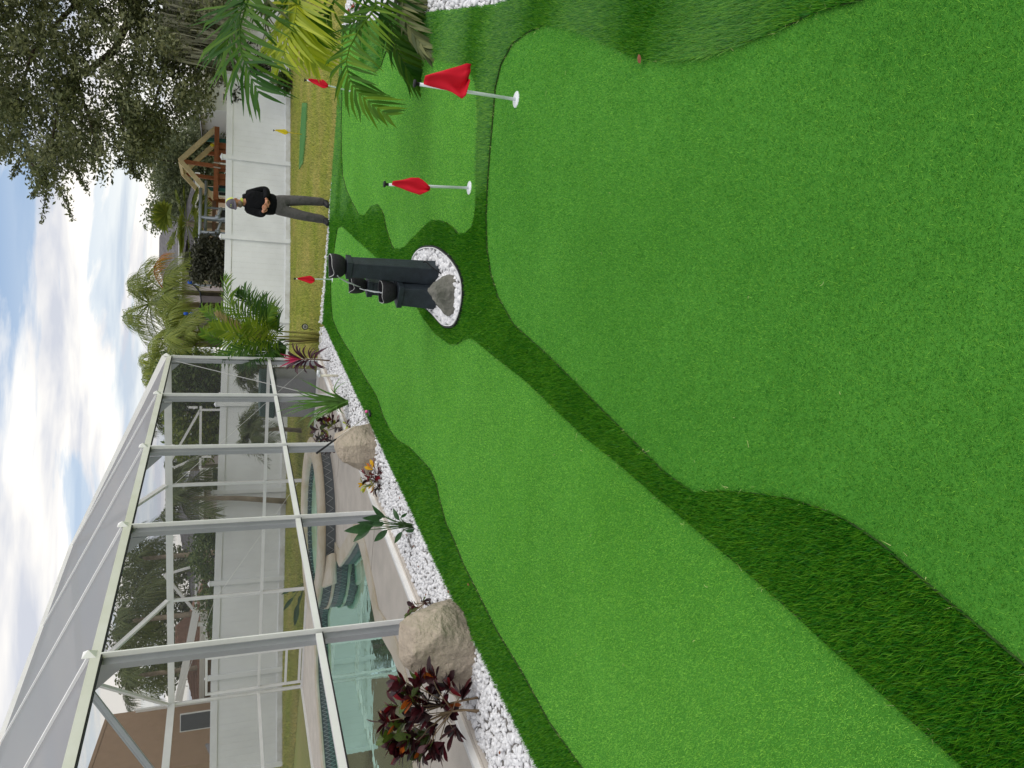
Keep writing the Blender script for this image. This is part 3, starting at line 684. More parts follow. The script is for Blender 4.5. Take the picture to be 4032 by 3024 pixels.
for i in range(len(AN)-1):
    a0,a1=AN[i],AN[i+1]
    MB().bar(cg(a0,.0,HE-.062),cg(a1,.0,HE-.062),.055,.075).build('eave_beam',m_alus,cage)
    MB().bar(cg(a0,.0,HE-.104),cg(a1,.0,HE-.104),.045,.012).build('gasket',m_gask,cage)
    MB().bar(cg(a0+.028,.02,1.0),cg(a1-.028,.02,1.0),.05,.055).build('chair_rail',m_alu,cage)
    MB().bar(cg(a0+.028,.0,.966),cg(a1-.028,.0,.966),.03,.010).build('gasket',m_gask,cage)
    MB().bar(cg(a0,.02,.052),cg(a1,.02,.052),.05,.045).build('bottom_plate',m_alu,cage)
    MB().add([cg(a0,.012,.07),cg(a1,.012,.07),cg(a1,.012,HE-.1),cg(a0,.012,HE-.1)],[(0,1,2,3)]).build('screen_panel',sc_wall,cage)
    if i>0: MB().add([cg(a0,0,HE-.02),cg(a1,0,HE-.02),cg(a1,TB,TZ+.01),cg(a0,TB,TZ+.01)],[(0,1,2,3)]).build('roof_panel',sc_roof,cage)
    else: MB().add([cg(0,0,HE-.02),cg(a1,0,HE-.02),cg(a1,TB,TZ+.01)],[(0,1,2)]).build('roof_panel',sc_roof,cage)
    if i: MB().bar(cg(a0,TB,TZ),cg(a1,TB,TZ),.05,.10).build('purlin',m_alu,cage)
MB().bar(cg(0,0,HE+.02),cg(BAY,TB,TZ),.05,.09).build('hip_rafter',m_alu,cage)
# far wall (a=0)
BN=[0,2.65,5.30,7.95]
for i,b in enumerate(BN):
    if i: MB().bar(cg(-.0,b,.05),cg(-.0,b,HE-.06),.055,.06,up=tuple(W)).build('post',m_alu,cage)
    if 0<i<3: MB().bar(cg(0,b,HE+.02),cg(BAY,b,TZ),.05,.09).build('rafter',m_alu,cage)
MB().bar(cg(BAY,5.3,TZ),cg(0,7.95,HE+.02),.05,.09).build('hip_rafter',m_alu,cage)
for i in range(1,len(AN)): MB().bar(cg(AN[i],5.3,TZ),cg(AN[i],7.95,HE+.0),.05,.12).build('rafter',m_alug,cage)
for i in range(len(AN)-1):
    a0,a1=AN[i],AN[i+1]
    MB().bar(cg(a0,7.95,HE-.03),cg(a1,7.95,HE-.03),.09,.14).build('eave_beam',m_alu,cage); MB().bar(cg(a0,7.95,1.0),cg(a1,7.95,1.0),.04,.06).build('chair_rail',m_alu,cage); MB().bar(cg(a0,7.95,.052),cg(a1,7.95,.052),.05,.045).build('bottom_plate',m_alu,cage)
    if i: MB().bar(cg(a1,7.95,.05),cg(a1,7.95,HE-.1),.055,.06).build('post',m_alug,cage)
    MB().add([cg(a0,7.96,.07),cg(a1,7.96,.07),cg(a1,7.96,HE-.1),cg(a0,7.96,HE-.1)],[(0,1,2,3)]).build('screen_panel',sc_wall,cage)
    MB().add([cg(max(a0,BAY if i==0 else a0),5.3,TZ+.01),cg(a1,5.3,TZ+.01),cg(a1,7.95,HE+.03),cg(a0,7.95,HE+.03)],[(0,1,2,3)] if i else [(1,2,3)]).build('roof_panel',sc_end,cage)
for i in range(3):
    b0,b1=BN[i],BN[i+1]
    MB().bar(cg(0,b0,HE-.03),cg(0,b1,HE-.03),.055,.13).build('eave_beam',m_alu,cage)
    if i!=2: MB().bar(cg(0,b0+.03,1.0),cg(0,b1-.03,1.0),.04,.06).build('chair_rail',m_alu,cage)
    MB().bar(cg(0,b0,.052),cg(0,b1,.052),.05,.045).build('bottom_plate',m_alu,cage)
    MB().add([cg(-.01,b0,.07),cg(-.01,b1,.07),cg(-.01,b1,HE-.1),cg(-.01,b0,HE-.1)],[(0,1,2,3)]).build('screen_panel',sc_wall,cage)
    if i==1: MB().add([cg(0,b0,HE+.03),cg(0,b1,HE+.03),cg(BAY,b1,TZ),cg(BAY,b0,TZ)],[(0,1,2,3)]).build('roof_panel',sc_end,cage)
    if i==1: MB().bar(cg(BAY,b0,TZ),cg(BAY,b1,TZ),.05,.10).build('purlin',m_alu,cage)
# screen door in the far wall
dr=[]
bd0,bd1=6.85,7.8
door=MB().bar(cg(-.0,bd0,.06),cg(-.0,bd0,2.12),.05,.05).build('door',m_alu,cage)
for p0,p1 in (((0,bd1,.06),(0,bd1,2.12)),((0,bd0,2.10),(0,bd1,2.10)),((0,bd0,.12),(0,bd1,.12)),((0,bd0,1.0),(0,bd1,1.0)),((0,bd0,.42),(0,bd1,.42))):
    MB().bar(cg(*p0),cg(*p1),.05,.05).build('door_rail',m_alu,door)
MB().tube([cg(.03,bd1-.05,.95),cg(.07,bd1-.05,.97),cg(.07,bd1-.05,1.12),cg(.03,bd1-.05,1.14)],.009,6).build('door_handle',m_alu,door)
MB().bar(cg(0,5.33,1.0),cg(0,bd0-.03,1.0),.04,.06).build('chair_rail',m_alu,cage)
# guy cables
m_cable=mat('steel_cable',srgb(214,214,210),.35,metal=.4)
MB().tube([cg(.03,.05,2.74),cg(BAY,.05,.12)],.007,6).build('brace_cable',m_cable,cage)
MB().tube([cg(.02,2.62,2.70),cg(.02,.1,.25)],.004,5).build('brace_cable',m_cable,cage)
MB().tube([cg(.02,5.4,1.95),cg(.02,7.9,2.7)],.004,5).build('brace_cable',m_cable,cage)
MB().tube([cg(.02,5.3,1.9),cg(.02,2.7,.35)],.004,5).build('brace_cable',m_cable,cage)

# ================================================================== WHITE FENCE
m_vinyl=mat('white_vinyl',srgb(230,233,236),.38,var=.07,nscale=1.3,detail=8.)
m_vinyld=mat('vinyl_dirty',srgb(196,196,192),.5,col2=srgb(232,235,238),nscale=3.,detail=8.)
FA=_v(-11.0,20.35,0); FB=_v(9.25,23.35,0); FL=np.linalg.norm(FB-FA); FD=(FB-FA)/FL
fence=thing('vinyl_fence',(0,22,0),'long white vinyl privacy fence across the back of the lawn','fence')
SEC=2.42
# post positions measured from the photo, kept on the fence line
def on_fence(x,y):
    d=ray(x,y); nrm=np.array([-FD[1],FD[0],0]); t_=((FA-CAM)@nrm)/(d@nrm); return ((CAM+d*t_-FA)@FD)
t0=on_fence(1000,942); t1=on_fence(1000,632)
print('fence post spacing',t1-t0,'len',FL,'left posts',[round(on_fence(1000,q),2) for q in (2295,2657,2990)])
ts=[]; sec=t1-t0; q=t0
while q>0: ts.append(q); q-=sec
ts=sorted(ts)+[t1,FL]
def fp(t,z,off=0.):
    p=FA+FD*t+np.array([FD[1],-FD[0],0])*off; return (p[0],p[1],float(lawn_h(p[0],p[1]))+z)
FH=1.86
proto=None
for i,t_ in enumerate(ts):
    MB().bar(fp(t_,-.05),fp(t_,FH+.10),.127,.127,up=(FD[1],-FD[0],0)).build('post',m_vinyl,fence,bevel=.006)
    q=fp(t_,FH+.10); pc=MB().box((q[0],q[1],q[2]+.012),(.15,.15,.025),math.atan2(FD[1],FD[0])); pc.box((q[0],q[1],q[2]+.045),(.13,.13,.04),math.atan2(FD[1],FD[0]),.1)
    pc.build('post_cap',m_vinyl,fence)
for i in range(len(ts)-1):
    a,b=ts[i]+.0635,ts[i+1]-.0635
    MB().bar(fp(a,FH-.09),fp(b,FH-.09),.05,.18).build('top_rail',m_vinyl,fence,bevel=.005)
    MB().bar(fp(a,.10),fp(b,.10),.05,.15).build('bottom_rail',m_vinyld,fence,bevel=.005)
    n=max(1,int(round((b-a)/.165)))
    for k in range(n):
        u=a+(b-a)*k/n+.0004; v_=a+(b-a)*(k+1)/n-.0004
        mb=MB(); z0,z1=.175,FH-.18; e_=.004; off=.003
        # shallow v-groove edges
        cols=[(u,0.),(u+e_,off),(v_-e_,off),(v_,0.)]
        vs=[fp(c0,z0,c1) for c0,c1 in cols]+[fp(c0,z1,c1) for c0,c1 in cols]
        mb.add(vs,[(0,1,5,4),(1,2,6,5),(2,3,7,6)]).build('board',m_vinyl,fence)
# the lower old panel past the fence end
fe=thing('side_fence',(FB[0]+1.4,FB[1]+.5,0),'lower weathered white fence panel overgrown by vine past the fence end','fence')
E1=FB+FD*.15+_v(0,.35,0)
for k in range(12):
    u=E1+FD*(.2*k); v_=E1+FD*(.2*k+.196)
    MB().add([(*u[:2],.06),(*v_[:2],.06),(*v_[:2],1.50),(*u[:2],1.50)],[(0,1,2,3)]).build('board',m_vinyld,fe)
    
MB().bar((*E1[:2],1.51),(*(E1+FD*2.4)[:2],1.51),.05,.12).build('top_rail',m_vinyld,fe); MB().bar((*E1[:2],.06),(*(E1+FD*2.4)[:2],.06),.05,.10).build('bottom_rail',m_vinyld,fe)
# ================================================================== LEAF TOOLS
def leaf_mesh(name,shape,m,fold=.18,bend=.25,nseg=6):
    """one leaf of length 1 along +x; shape(t) -> half width"""
    vs=[];fs=[]
    for i in range(nseg+1):
        t=i/nseg; w=shape(t); z=-bend*t*t
        vs+=[(t,-w,z+fold*w),(t,0,z),(t,w,z+fold*w)]
    for i in range(nseg):
        a=i*3; fs+=[(a,a+1,a+4,a+3),(a+1,a+2,a+5,a+4)]
    me=bpy.data.meshes.new(name); me.from_pydata(vs,[],fs); me.materials.append(m); me.polygons.foreach_set('use_smooth',[True]*len(fs)); return me
def put_leaf(me,parent,p,d,ln,wd=1.,up=None,name='leaf',roll=0.):
    d=Vector(d).normalized(); up=Vector(up) if up is not None else Vector((0,0,1))
    y=up.cross(d)
    if y.length<1e-3: y=Vector((0,1,0)).cross(d)
    y.normalize(); z=d.cross(y)
    R=Matrix((( d.x,y.x,z.x),(d.y,y.y,z.y),(d.z,y.z,z.z))).to_4x4()@Matrix.Rotation(roll,4,'X')
    o=bpy.data.objects.new(name,me); COL.objects.link(o); o.parent=parent
    o.matrix_local=Matrix.Translation(Vector(p)-worldloc(parent))@R@Matrix.Diagonal((ln,ln*wd,ln,1)); return o
obov=lambda t:.0+ (.16*math.sin(math.pi*min(1,t**1.6*.98+.02))+.03*(t<.97))*(1 if t<.999 else .0)
ellip=lambda t:.24*math.sin(math.pi*min(1,max(0,t)))**.8*(1-.35*t)+.004
strap=lambda t:.028*(1-t**3)+.001
lance=lambda t:.055*math.sin(math.pi*(t*.92+.06))**.9
def lm(n,c,**k): return mat(n,srgb(*c),.38,trans=.18,spec=.45,var=.35,nscale=9,**k)
CROT=[leaf_mesh('croton_maroon',obov,lm('leaf_maroon',(74,24,32)),.2,.15),leaf_mesh('croton_dark',obov,lm('leaf_dark',(46,22,26)),.2,.2),leaf_mesh('croton_red',obov,lm('leaf_red',(124,26,36)),.2,.1),
      leaf_mesh('croton_green',obov,lm('leaf_olive',(74,92,30)),.2,.12),leaf_mesh('croton_orange',obov,lm('leaf_orange',(172,88,30)),.2,.1),leaf_mesh('croton_yellow',obov,lm('leaf_yellow',(226,176,36)),.15,.1),leaf_mesh('croton_lime',obov,lm('leaf_lime',(166,176,52)),.15,.1)]
m_stem=mat('woody_stem',srgb(128,108,84),.8,var=.3,nscale=20)
def croton(name,bases,ros,leaf,weights,label,cat='plant',nl=12,spread=.10,Y0=None,cluster=.05):
    B=[Vector(S(*b)) for b in bases]; t=thing(name,B[0],label,cat); Yc=B[0].y if Y0 is None else Y0
    cen=Vector(np.mean([SY(r[0],r[1],Yc) for r in ros],0)); FK=[]
    for b0 in B:
        fk=b0.lerp(cen,.5)+Vector((random.uniform(-.03,.03),random.uniform(-.03,.03),0)); FK.append(fk)
        MB().tube([b0,b0.lerp(fk,.5)+Vector((random.uniform(-.015,.015),0,0)),fk],[.009,.008,.006],6).build('stem',m_stem,t,smooth=True)
    for r in ros:
        q=Vector(SY(r[0],r[1],Yc+random.uniform(-spread,spread))); b=min(FK,key=lambda v:abs(v.x-q.x)+random.random()*.1)
        b=Vector(b); mid=b.lerp(q,.55)+Vector((random.uniform(-.03,.03),random.uniform(-.03,.03),.03))
        MB().tube([b,mid,q],[.0045,.0035,.0025],5).build('stem',m_stem,t,smooth=True)
        ax=(q-mid).normalized()*.7+Vector((0,0,.5))+Vector((random.uniform(-.4,.4),random.uniform(-.4,.4),0)); ax.normalize()
        wts=weights if len(r)<3 else r[2]
        for k in range(nl):
            th=k*2.4+random.random()*.5; el=random.uniform(.25,1.1)
            a=Vector((0,0,1)).cross(ax) if abs(ax.z)<.95 else Vector((1,0,0)); a.normalize(); c_=ax.cross(a)
            d=ax*math.cos(el)+(a*math.cos(th)+c_*math.sin(th))*math.sin(el)
            me=random.choices(CROT,wts)[0]
            put_leaf(me,t,q-ax*random.random()*cluster,d,leaf*random.uniform(.65,1.15),random.uniform(1.0,1.35),roll=random.uniform(-.5,.5))
    return t
Z8=lambda l:[z8(*p[:2])+tuple(p[2:]) for p in l]; Z5=lambda l:[z5(*p[:2])+tuple(p[2:]) for p in l]
gr=[0.2,.1,0,1,.1,0,0]; og=[.8,.4,.2,.4,.35,0,0]; rd=[1.,.6,.7,.1,0,0,0]
croton('croton_bush',[z8(1375,1100),z8(1395,1205),z8(1370,1215)],Z8([(770,985,rd),(900,975,rd),(800,1050,gr),(1010,930),(700,1185,rd),(640,1290),(830,1110,og),(690,1395,gr),(720,1470),(755,1555,rd),(920,1555),(860,1400),(960,1250),(1050,1040),(1130,990,rd),(1000,1480),(1075,1500),(1190,1370),(850,1250),(1130,1200,og),(760,1290,gr),(960,1130),(900,1060),(820,1440,gr),(1020,1340),(1080,1150),(970,1400,gr),(920,1190),(880,1480),(1250,1080)]),.132,[1.4,1.4,.12,.14,.03,0,0],'large dark maroon croton bush with some green and red leaves beside the square boulder',spread=.16,nl=15)
croton('croton_bush',[(1700,2372)],Z8([(840,385),(890,370,gr),(950,330),(990,350),(930,400,gr),(850,420,gr)]),.09,[1,1,.3,.3,.1,0,0],'small dark red and green croton peeping out behind the square boulder',nl=5,spread=.05)
croton('croton_bush',[z5(960,950)],Z5([(850,800,[0,0,0,0,.1,1,0]),(900,800,[0,0,1,0,0,.1,0]),(800,870,rd),(850,900,rd),(900,900),(950,850),(830,940),(770,990,[0,0,0,0,0,.5,1]),(790,1040,[0,0,0,.2,0,.3,1]),(870,990,[.2,0,0,.3,0,.1,.6]),(930,960,rd),(940,1030,rd),(900,1050),(960,900)]),.11,[1.1,.9,.6,.1,.1,0,0],'low red and maroon croton with bright yellow new leaves beside the putter boulder',nl=6,spread=.1)
croton('croton_bush',[z5(575,385)],Z5([(260,390,rd),(350,280),(420,265,rd),(380,340),(430,340,[.3,.3,0,0,0,0,1]),(480,310),(510,380),(360,420,[.3,.3,0,.3,0,0,1])]),.15,[1.1,.8,.4,.1,0,0,.2],'tall thin red croton behind the putter boulder next to the strap leaved lily',nl=8,spread=.12)
croton('croton_bush',[z5(470,600)],Z5([(290,480,gr),(280,550),(340,500),(390,470),(400,560),(330,580),(420,620),(440,520),(370,610)]),.13,[1.2,1.2,.1,.1,0,0,.1],'dark maroon croton standing behind the putter grip',nl=10,spread=.12,Y0=S(*z5(575,385))[1]-.1)
croton('croton_bush',[z5(640,350)],Z5([(590,320),(620,360),(600,380,[.3,.3,.2,.5,.3,.3,.5])]),.09,[.6,.6,.3,.3,.2,.1,.2],'tiny multicoloured croton seedling between boulder and gravel edge',nl=6,spread=.04)
# bird of paradise
m_bop=lm('leaf_bop',(46,84,42)); m_bops=mat('petiole',srgb(66,96,48),.5)
BOP=leaf_mesh('broad_leaf',ellip,m_bop,.35,.22,8)
b=Vector(S(*z5(1315,1440))); t=thing('bird_of_paradise',b,'young plant with broad dark green pointed leaves on long stalks in the pebbles','plant')
for i,(p0,p1) in enumerate([((1020,1350),(868,1245)),((880,1440),(600,1500)),((850,1480),(668,1592)),((1040,1480),(890,1612)),((1000,1330),(790,1375)),((1170,1380),(1093,1258)),((1180,1350),(1255,1300)),((1230,1490),(1358,1490)),((1200,1500),(1110,1625)),((900,1400),(720,1420)),((1010,1410),(850,1430)),((960,1380),(780,1460))]):
    dy=random.uniform(-.12,.12); a=Vector(SY(*z5(*p0),b.y+dy*.6)); e=Vector(SY(*z5(*p1),b.y+dy))
    MB().tube([b+Vector((random.uniform(-.02,.02),random.uniform(-.02,.02),0)),b.lerp(a,.6)+Vector((0,0,.03)),a],[.007,.006,.004],6).build('stalk',m_bops,t,smooth=True)
    put_leaf(BOP,t,a,e-a,(e-a).length*1.05,.85,up=(random.uniform(-.4,.4),-.8,.6))
# strap leaved lily
m_lily=lm('leaf_lily',(92,134,56)); r5=lambda x,y:(400+x/2.212,1000+y/2.212)
def strip_leaf(parent,pts,w,m,name='leaf',normal=(0,-.6,.8),shape=None):
    P=[Vector(p) for p in pts]; n=14; vs=[];fs=[]
    for i in range(n+1):
        t_=i/n; a,bq,c_=P; q=a*(1-t_)**2+bq*2*t_*(1-t_)+c_*t_*t_; d=((bq-a)*(1-t_)+(c_-bq)*t_).normalized()
        sd=d.cross(Vector(normal)); sd=sd.normalized() if sd.length>1e-3 else Vector((1,0,0)); nn=sd.cross(d)
        ww=w*(shape(t_) if shape else (min(1,t_*4+.5))*(1-t_**2.5)+.02)
        vs+=[q-sd*ww+nn*ww*.35,q,q+sd*ww+nn*ww*.35]
    for i in range(n):
        a=i*3; fs+=[(a,a+1,a+4,a+3),(a+1,a+2,a+5,a+4)]
    return MB().add(vs,fs).build(name,m,parent,smooth=True)
b=Vector(S(*r5(2150,1290))); t=thing('strap_leaved_lily',b,'clump of long arching strap shaped green leaves beside the cable post','plant')
for i,(mid,tip) in enumerate([((1920,1180),(1720,1080)),((1900,1240),(1780,1190)),((1960,1200),(2140,1110)),((1800,1290),(1570,1415)),((1850,1310),(1610,1330)),((1800,1320),(1640,1400)),((1900,1340),(1700,1470)),((1850,1400),(1790,1545)),((1950,1350),(1840,1500)),((1900,1230),(1660,1240)),((1860,1260),(1600,1290)),((2000,1330),(1900,1420)),((2050,1340),(2120,1400)),((2000,1380),(1880,1440)),((1960,1280),(1700,1330)),((2060,1220),(1990,1160)),((1980,1300),(1760,1420)),((2020,1330),(2080,1380)),((1900,1290),(1690,1200)),((2080,1300),(1960,1400))]):
    
    for q_ in range(2):
        dy=random.uniform(-.28,.28); jj=lambda s_:Vector((random.uniform(-s_,s_),0,random.uniform(-s_,s_)))*q_
        strip_leaf(t,[b+Vector((random.uniform(-.03,.03),random.uniform(-.03,.03),0)),Vector(SY(*r5(*mid),b.y+dy*.4))+jj(.05)+Vector((0,0,.06)),Vector(SY(*r5(*tip),b.y+dy))+jj(.12)],.015,m_lily)
# cordyline
m_cor=lm('leaf_cordyline',(66,22,40)); m_corp=lm('leaf_cordyline_pink',(176,30,78))
b=Vector(S(*r5(1985,930))); t=thing('cordyline',b,'spiky burgundy cordyline with hot pink crown at the enclosure corner','plant')
top=Vector(SY(*r5(1720,915),b.y)); MB().tube([b,b.lerp(top,.5)+Vector((.01,0,0)),top],[.014,.012,.009],7).build('stem',m_stem,t,smooth=True)
for i,(s_,tip,pk) in enumerate([(.95,(1535,865),1),(.97,(1535,985),1),(1,(1570,905),1),(.98,(1600,950),1),(1,(1590,870),1),(.9,(1640,1000),0),(.9,(1620,840),0),(.8,(1690,775),0),(.8,(1680,1035),0),(.7,(1770,795),0),(.7,(1780,1045),0),(.6,(1850,1010),0),(.6,(1850,810),0),(.5,(1940,820),0),(.5,(1930,1000),0),(.85,(1600,1010),0),(.75,(1720,820),0),(.65,(1690,1000),0),(.9,(1570,930),1),(.7,(1740,990),0),(.55,(1880,850),0),(.8,(1660,790),0)]):
    p0=b.lerp(top,s_); dy=random.uniform(-.22,.22); tp=Vector(SY(*r5(*tip),b.y+dy)); md=p0.lerp(tp,.5)+Vector((0,0,.05))
    
    for q_ in range(1 if pk else 2):
        jt=Vector((random.uniform(-.04,.04),random.uniform(-.12,.12),random.uniform(-.05,.05)))*q_
        strip_leaf(t,[p0,p0.lerp(tp+jt,.6)+Vector((0,0,.10 if not pk else .02)),tp+jt+Vector((0,0,-.03))],.021 if not pk else .015,m_corp if pk else m_cor,shape=lambda u:math.sin(math.pi*(u*.93+.05))**.8)
# ================================================================== PALMS
def frond(parent,pts,leaf,n,w,m,droop=.25,ang=.95,name='frond',rach=.006,mr=None,lift=.0,jit=.12,tipf=.45,splay=1.,plane=None):
    """pts: rachis control points; leaflets on both sides"""
    P=[Vector(p) for p in pts]; k=len(P)
    def cr(u):
        u=min(max(u,0),1)*(k-1); i=min(int(u),k-2); t_=u-i; a=P[max(i-1,0)];b_=P[i];c_=P[i+1];d_=P[min(i+2,k-1)]
        return .5*((2*b_)+(c_-a)*t_+(2*a-5*b_+4*c_-d_)*t_*t_+(3*b_-a-3*c_+d_)*t_**3)
    mb=MB(); mb.tube([cr(i/10) for i in range(11)],[rach*(1-.85*i/10) for i in range(11)],5)
    vs=[];fs=[]
    for i in range(n):
        u=.12+.88*(i+.5)/n; p=cr(u); tg=(cr(u+.03)-cr(u-.03)).normalized(); up=Vector((0,0,1)) if plane is None else Vector(plane); sd=tg.cross(up); sd=sd.normalized() if sd.length>1e-3 else Vector((1,0,0)); upn=sd.cross(tg).normalized()
        ll=leaf*(math.sin(math.pi*min(1,.18+u*.72))*.75+.25)*(1 if u<.85 else 1-(u-.85)*1.6)
        an=ang*(1-tipf*u)
        for s_ in (-1,1):
            d=(tg*math.cos(an)+sd*s_*math.sin(an)*splay+upn*(lift+random.uniform(-jit,jit))).normalized()
            l2=ll*random.uniform(.85,1.1); pr=None; b0=len(vs)
            side=d.cross(upn).normalized() if d.cross(upn).length>1e-3 else tg
            for j in range(4):
                t_=j/3; q=p+d*(l2*t_)+Vector((0,0,-1))*(droop*l2*t_*t_*random.uniform(.7,1.3)); ww=w*(.55,1,.8,.06)[j]
                vs+=[q-side*ww,q+side*ww]
            for j in range(3): a=b0+2*j; fs.append((a,a+1,a+3,a+2))
    mb.add(vs,fs); return mb.build(name,m,parent,smooth=False)
m_are=mat('areca_leaf',srgb(96,130,34),.5,island=.4,trans=.35,spec=.25); m_arey=mat('areca_leaf_yellow',srgb(128,152,40),.4,island=.3,trans=.35); m_ared=mat('areca_leaf_deep',srgb(60,98,30),.45,island=.35,trans=.3,spec=.4)
m_cane=mat('palm_cane',srgb(134,130,62),.5,var=.25,nscale=14); m_caneb=mat('palm_cane_brown',srgb(110,88,62),.8,var=.3,nscale=20); m_olf=mat('areca_leaf_old',srgb(146,134,84),.6,island=.3,trans=.3)
b=Vector(S(*r5(1895,700))); t=thing('areca_palm',b,'bushy areca palm with slim canes in front of the white fence','palm')
cr=[]
for (x0,y0,x1,y1,mm) in [(1895,700,1560,675,m_cane),(1900,735,1540,740,m_cane),(1903,745,1600,760,m_caneb),(1903,755,1620,790,m_cane),(1898,725,1500,720,m_cane)]:
    p0=Vector(S(*r5(x0,y0))); p0.y=b.y+random.uniform(-.08,.08); p1=Vector(SY(*r5(x1,y1),b.y+random.uniform(-.1,.1)))
    MB().tube([p0,p0.lerp(p1,.5)+Vector((random.uniform(-.02,.02),0,0)),p1],[.03,.022,.014],8).build('cane',mm,t,smooth=True)
for i,(pts,mm,ln,dy) in enumerate([
  ([(1580,680),(1300,560),(1120,430),(1075,210)],m_are,.38,-.5),([(1580,660),(1420,560),(1300,440),(1180,340)],m_ared,.36,-.3),([(1560,650),(1490,560),(1400,380)],m_ared,.34,.3),
  ([(1540,740),(1250,680),(1050,600),(880,480)],m_are,.36,.35),([(1560,740),(1300,740),(1100,760),(880,690)],m_are,.36,.1),([(1600,740),(1350,800),(1150,850),(930,930)],m_ared,.36,-.35),
  ([(1620,780),(1450,860),(1270,950)],m_ared,.34,-.5),([(1580,700),(1380,660),(1240,640)],m_arey,.34,-.6),([(1600,760),(1500,850),(1440,940)],m_ared,.3,.3),([(1500,700),(1280,620),(1010,470)],m_are,.36,.5),([(1500,720),(1220,820),(1020,930)],m_are,.34,.5),
  ([(1540,690),(1350,480),(1240,290)],m_ared,.3,.6),([(1550,720),(1200,700),(960,640)],m_arey,.34,-.2),([(1600,750),(1300,780),(1180,700)],m_are,.34,-.6),([(1560,760),(1350,900),(1200,960)],m_ared,.34,.1),([(1500,720),(1200,660),(1000,520)],m_olf,.2,.1),([(1620,790),(1560,850),(1600,930)],m_ared,.26,.2),([(1580,700),(1450,600),(1480,470)],m_are,.3,-.5)]):
    n_=len(pts); frond(t,[SY(*r5(*p),b.y+dy*k/(n_-1)) for k,p in enumerate(pts)],ln*1.15,27,.018,mm,droop=.3,rach=.010,jit=.28,plane=(.1,-.55,.8))
# right-hand foreground palm: crown just outside the frame
zA3=lambda x,y:(1250+x/3.16,y/3.16); zB3=lambda x,y:(780+x/4.148,y/4.148)
YP=6.9; b=Vector((4.75,YP+.1,-.01)); t=thing('palm_clump',b,'leaning palm with arching green and yellow fronds over the pebble bed','palm')
for dx,dy,hh in ((0,0,1.55),(.14,.1,1.2),(-.05,.16,.95),(.2,-.08,.8)):
    MB().tube([b+Vector((dx,dy,0)),b+Vector((dx*1.1-.02,dy,hh*.5)),b+Vector((dx*1.2-.08,dy,hh))],[.035,.028,.02],8).build('cane',m_cane,t,smooth=True)
m_pd=mat('palm_green',srgb(62,104,24),.5,island=.4,trans=.4,spec=.2); m_py=mat('palm_yellow',srgb(176,190,40),.4,island=.25,trans=.4); m_pw=mat('palm_dull',srgb(104,112,72),.5,island=.45,trans=.3,spec=.2); m_pg=mat('palm_mid',srgb(84,124,24),.5,island=.4,trans=.4,spec=.2)
crown=lambda hh:b+Vector((-.1,0,hh))
for pts,f,mm,ln,n_,dy,kw in [
  ([(830,-120),(800,60),(690,420),(700,800),(790,1100),(990,1520)],zB3,m_pd,.46,26,-.5,dict(droop=.18,lift=.15)),
  ([(800,-100),(640,100),(560,420),(480,700),(380,900)],zB3,m_pd,.42,22,.3,dict(droop=.2)),
  ([(1640,-100),(1600,100),(1560,400),(1420,780),(1330,1080)],zB3,m_py,.30,24,-.2,dict(droop=.3)),
  ([(1640,-50),(1645,150),(1650,450),(1780,780),(1930,1050)],zB3,m_py,.27,22,.2,dict(droop=.25)),
  ([(1640,-120),(1560,60),(1480,300),(1300,560),(1180,820)],zB3,m_py,.26,22,.1,dict(droop=.25)),
  ([(1700,-80),(1720,140),(1850,420),(2000,700)],zB3,m_pg,.24,20,.3,dict(droop=.25)),
  ([(1500,-100),(1250,90),(1050,90),(860,140),(780,220)],zB3,m_pg,.26,18,.4,dict(droop=.3)),
  ([(1150,-100),(1100,150),(1100,500),(1010,760)],zB3,m_pw,.22,16,.5,dict(droop=.4)),
  ([(730,-120),(700,120),(560,300),(400,590),(360,800),(430,1060),(640,1270),(870,1430)],zA3,m_pg,.27,34,-.4,dict(droop=.25,ang=1.15)),
  ([(870,-100),(870,170),(930,480),(1070,780),(1200,980),(1310,1080)],zA3,m_pd,.24,32,.25,dict(droop=.45)),
  ([(860,-80),(900,200),(980,500),(1100,760),(1220,960)],zA3,m_pw,.20,22,.3,dict(droop=.5)),
  ([(1050,-90),(1060,160),(1180,400),(1340,610),(1470,700)],zA3,m_pw,.18,26,-.3,dict(droop=.35,ang=.7)),
  ([(1000,-90),(1080,120),(1250,300),(1450,430)],zA3,m_pd,.18,22,.2,dict(droop=.4)),
  ([(1000,-90),(1100,20),(1300,60),(1520,90)],zA3,m_pw,.16,20,.0,dict(droop=.4,ang=.6)),
  ([(560,-100),(600,100),(480,250),(330,330)],zA3,m_pd,.2,16,.3,dict(droop=.3)),
  ([(200,-100),(180,60),(130,160),(80,260)],zA3,m_pg,.22,14,.2,dict(droop=.3))]:
    k_=len(pts); P=[SY(*f(*p),YP+dy*k/(k_-1)) for k,p in enumerate(pts)]
    frond(t,[tuple(crown(max(.4,min(1.5,P[0][2]+.1))))]+P,ln*1.4,int(n_*.9),.0165,mm,jit=.38,plane=(.25,-.8,.5),rach=.012,tipf=.5,**kw)
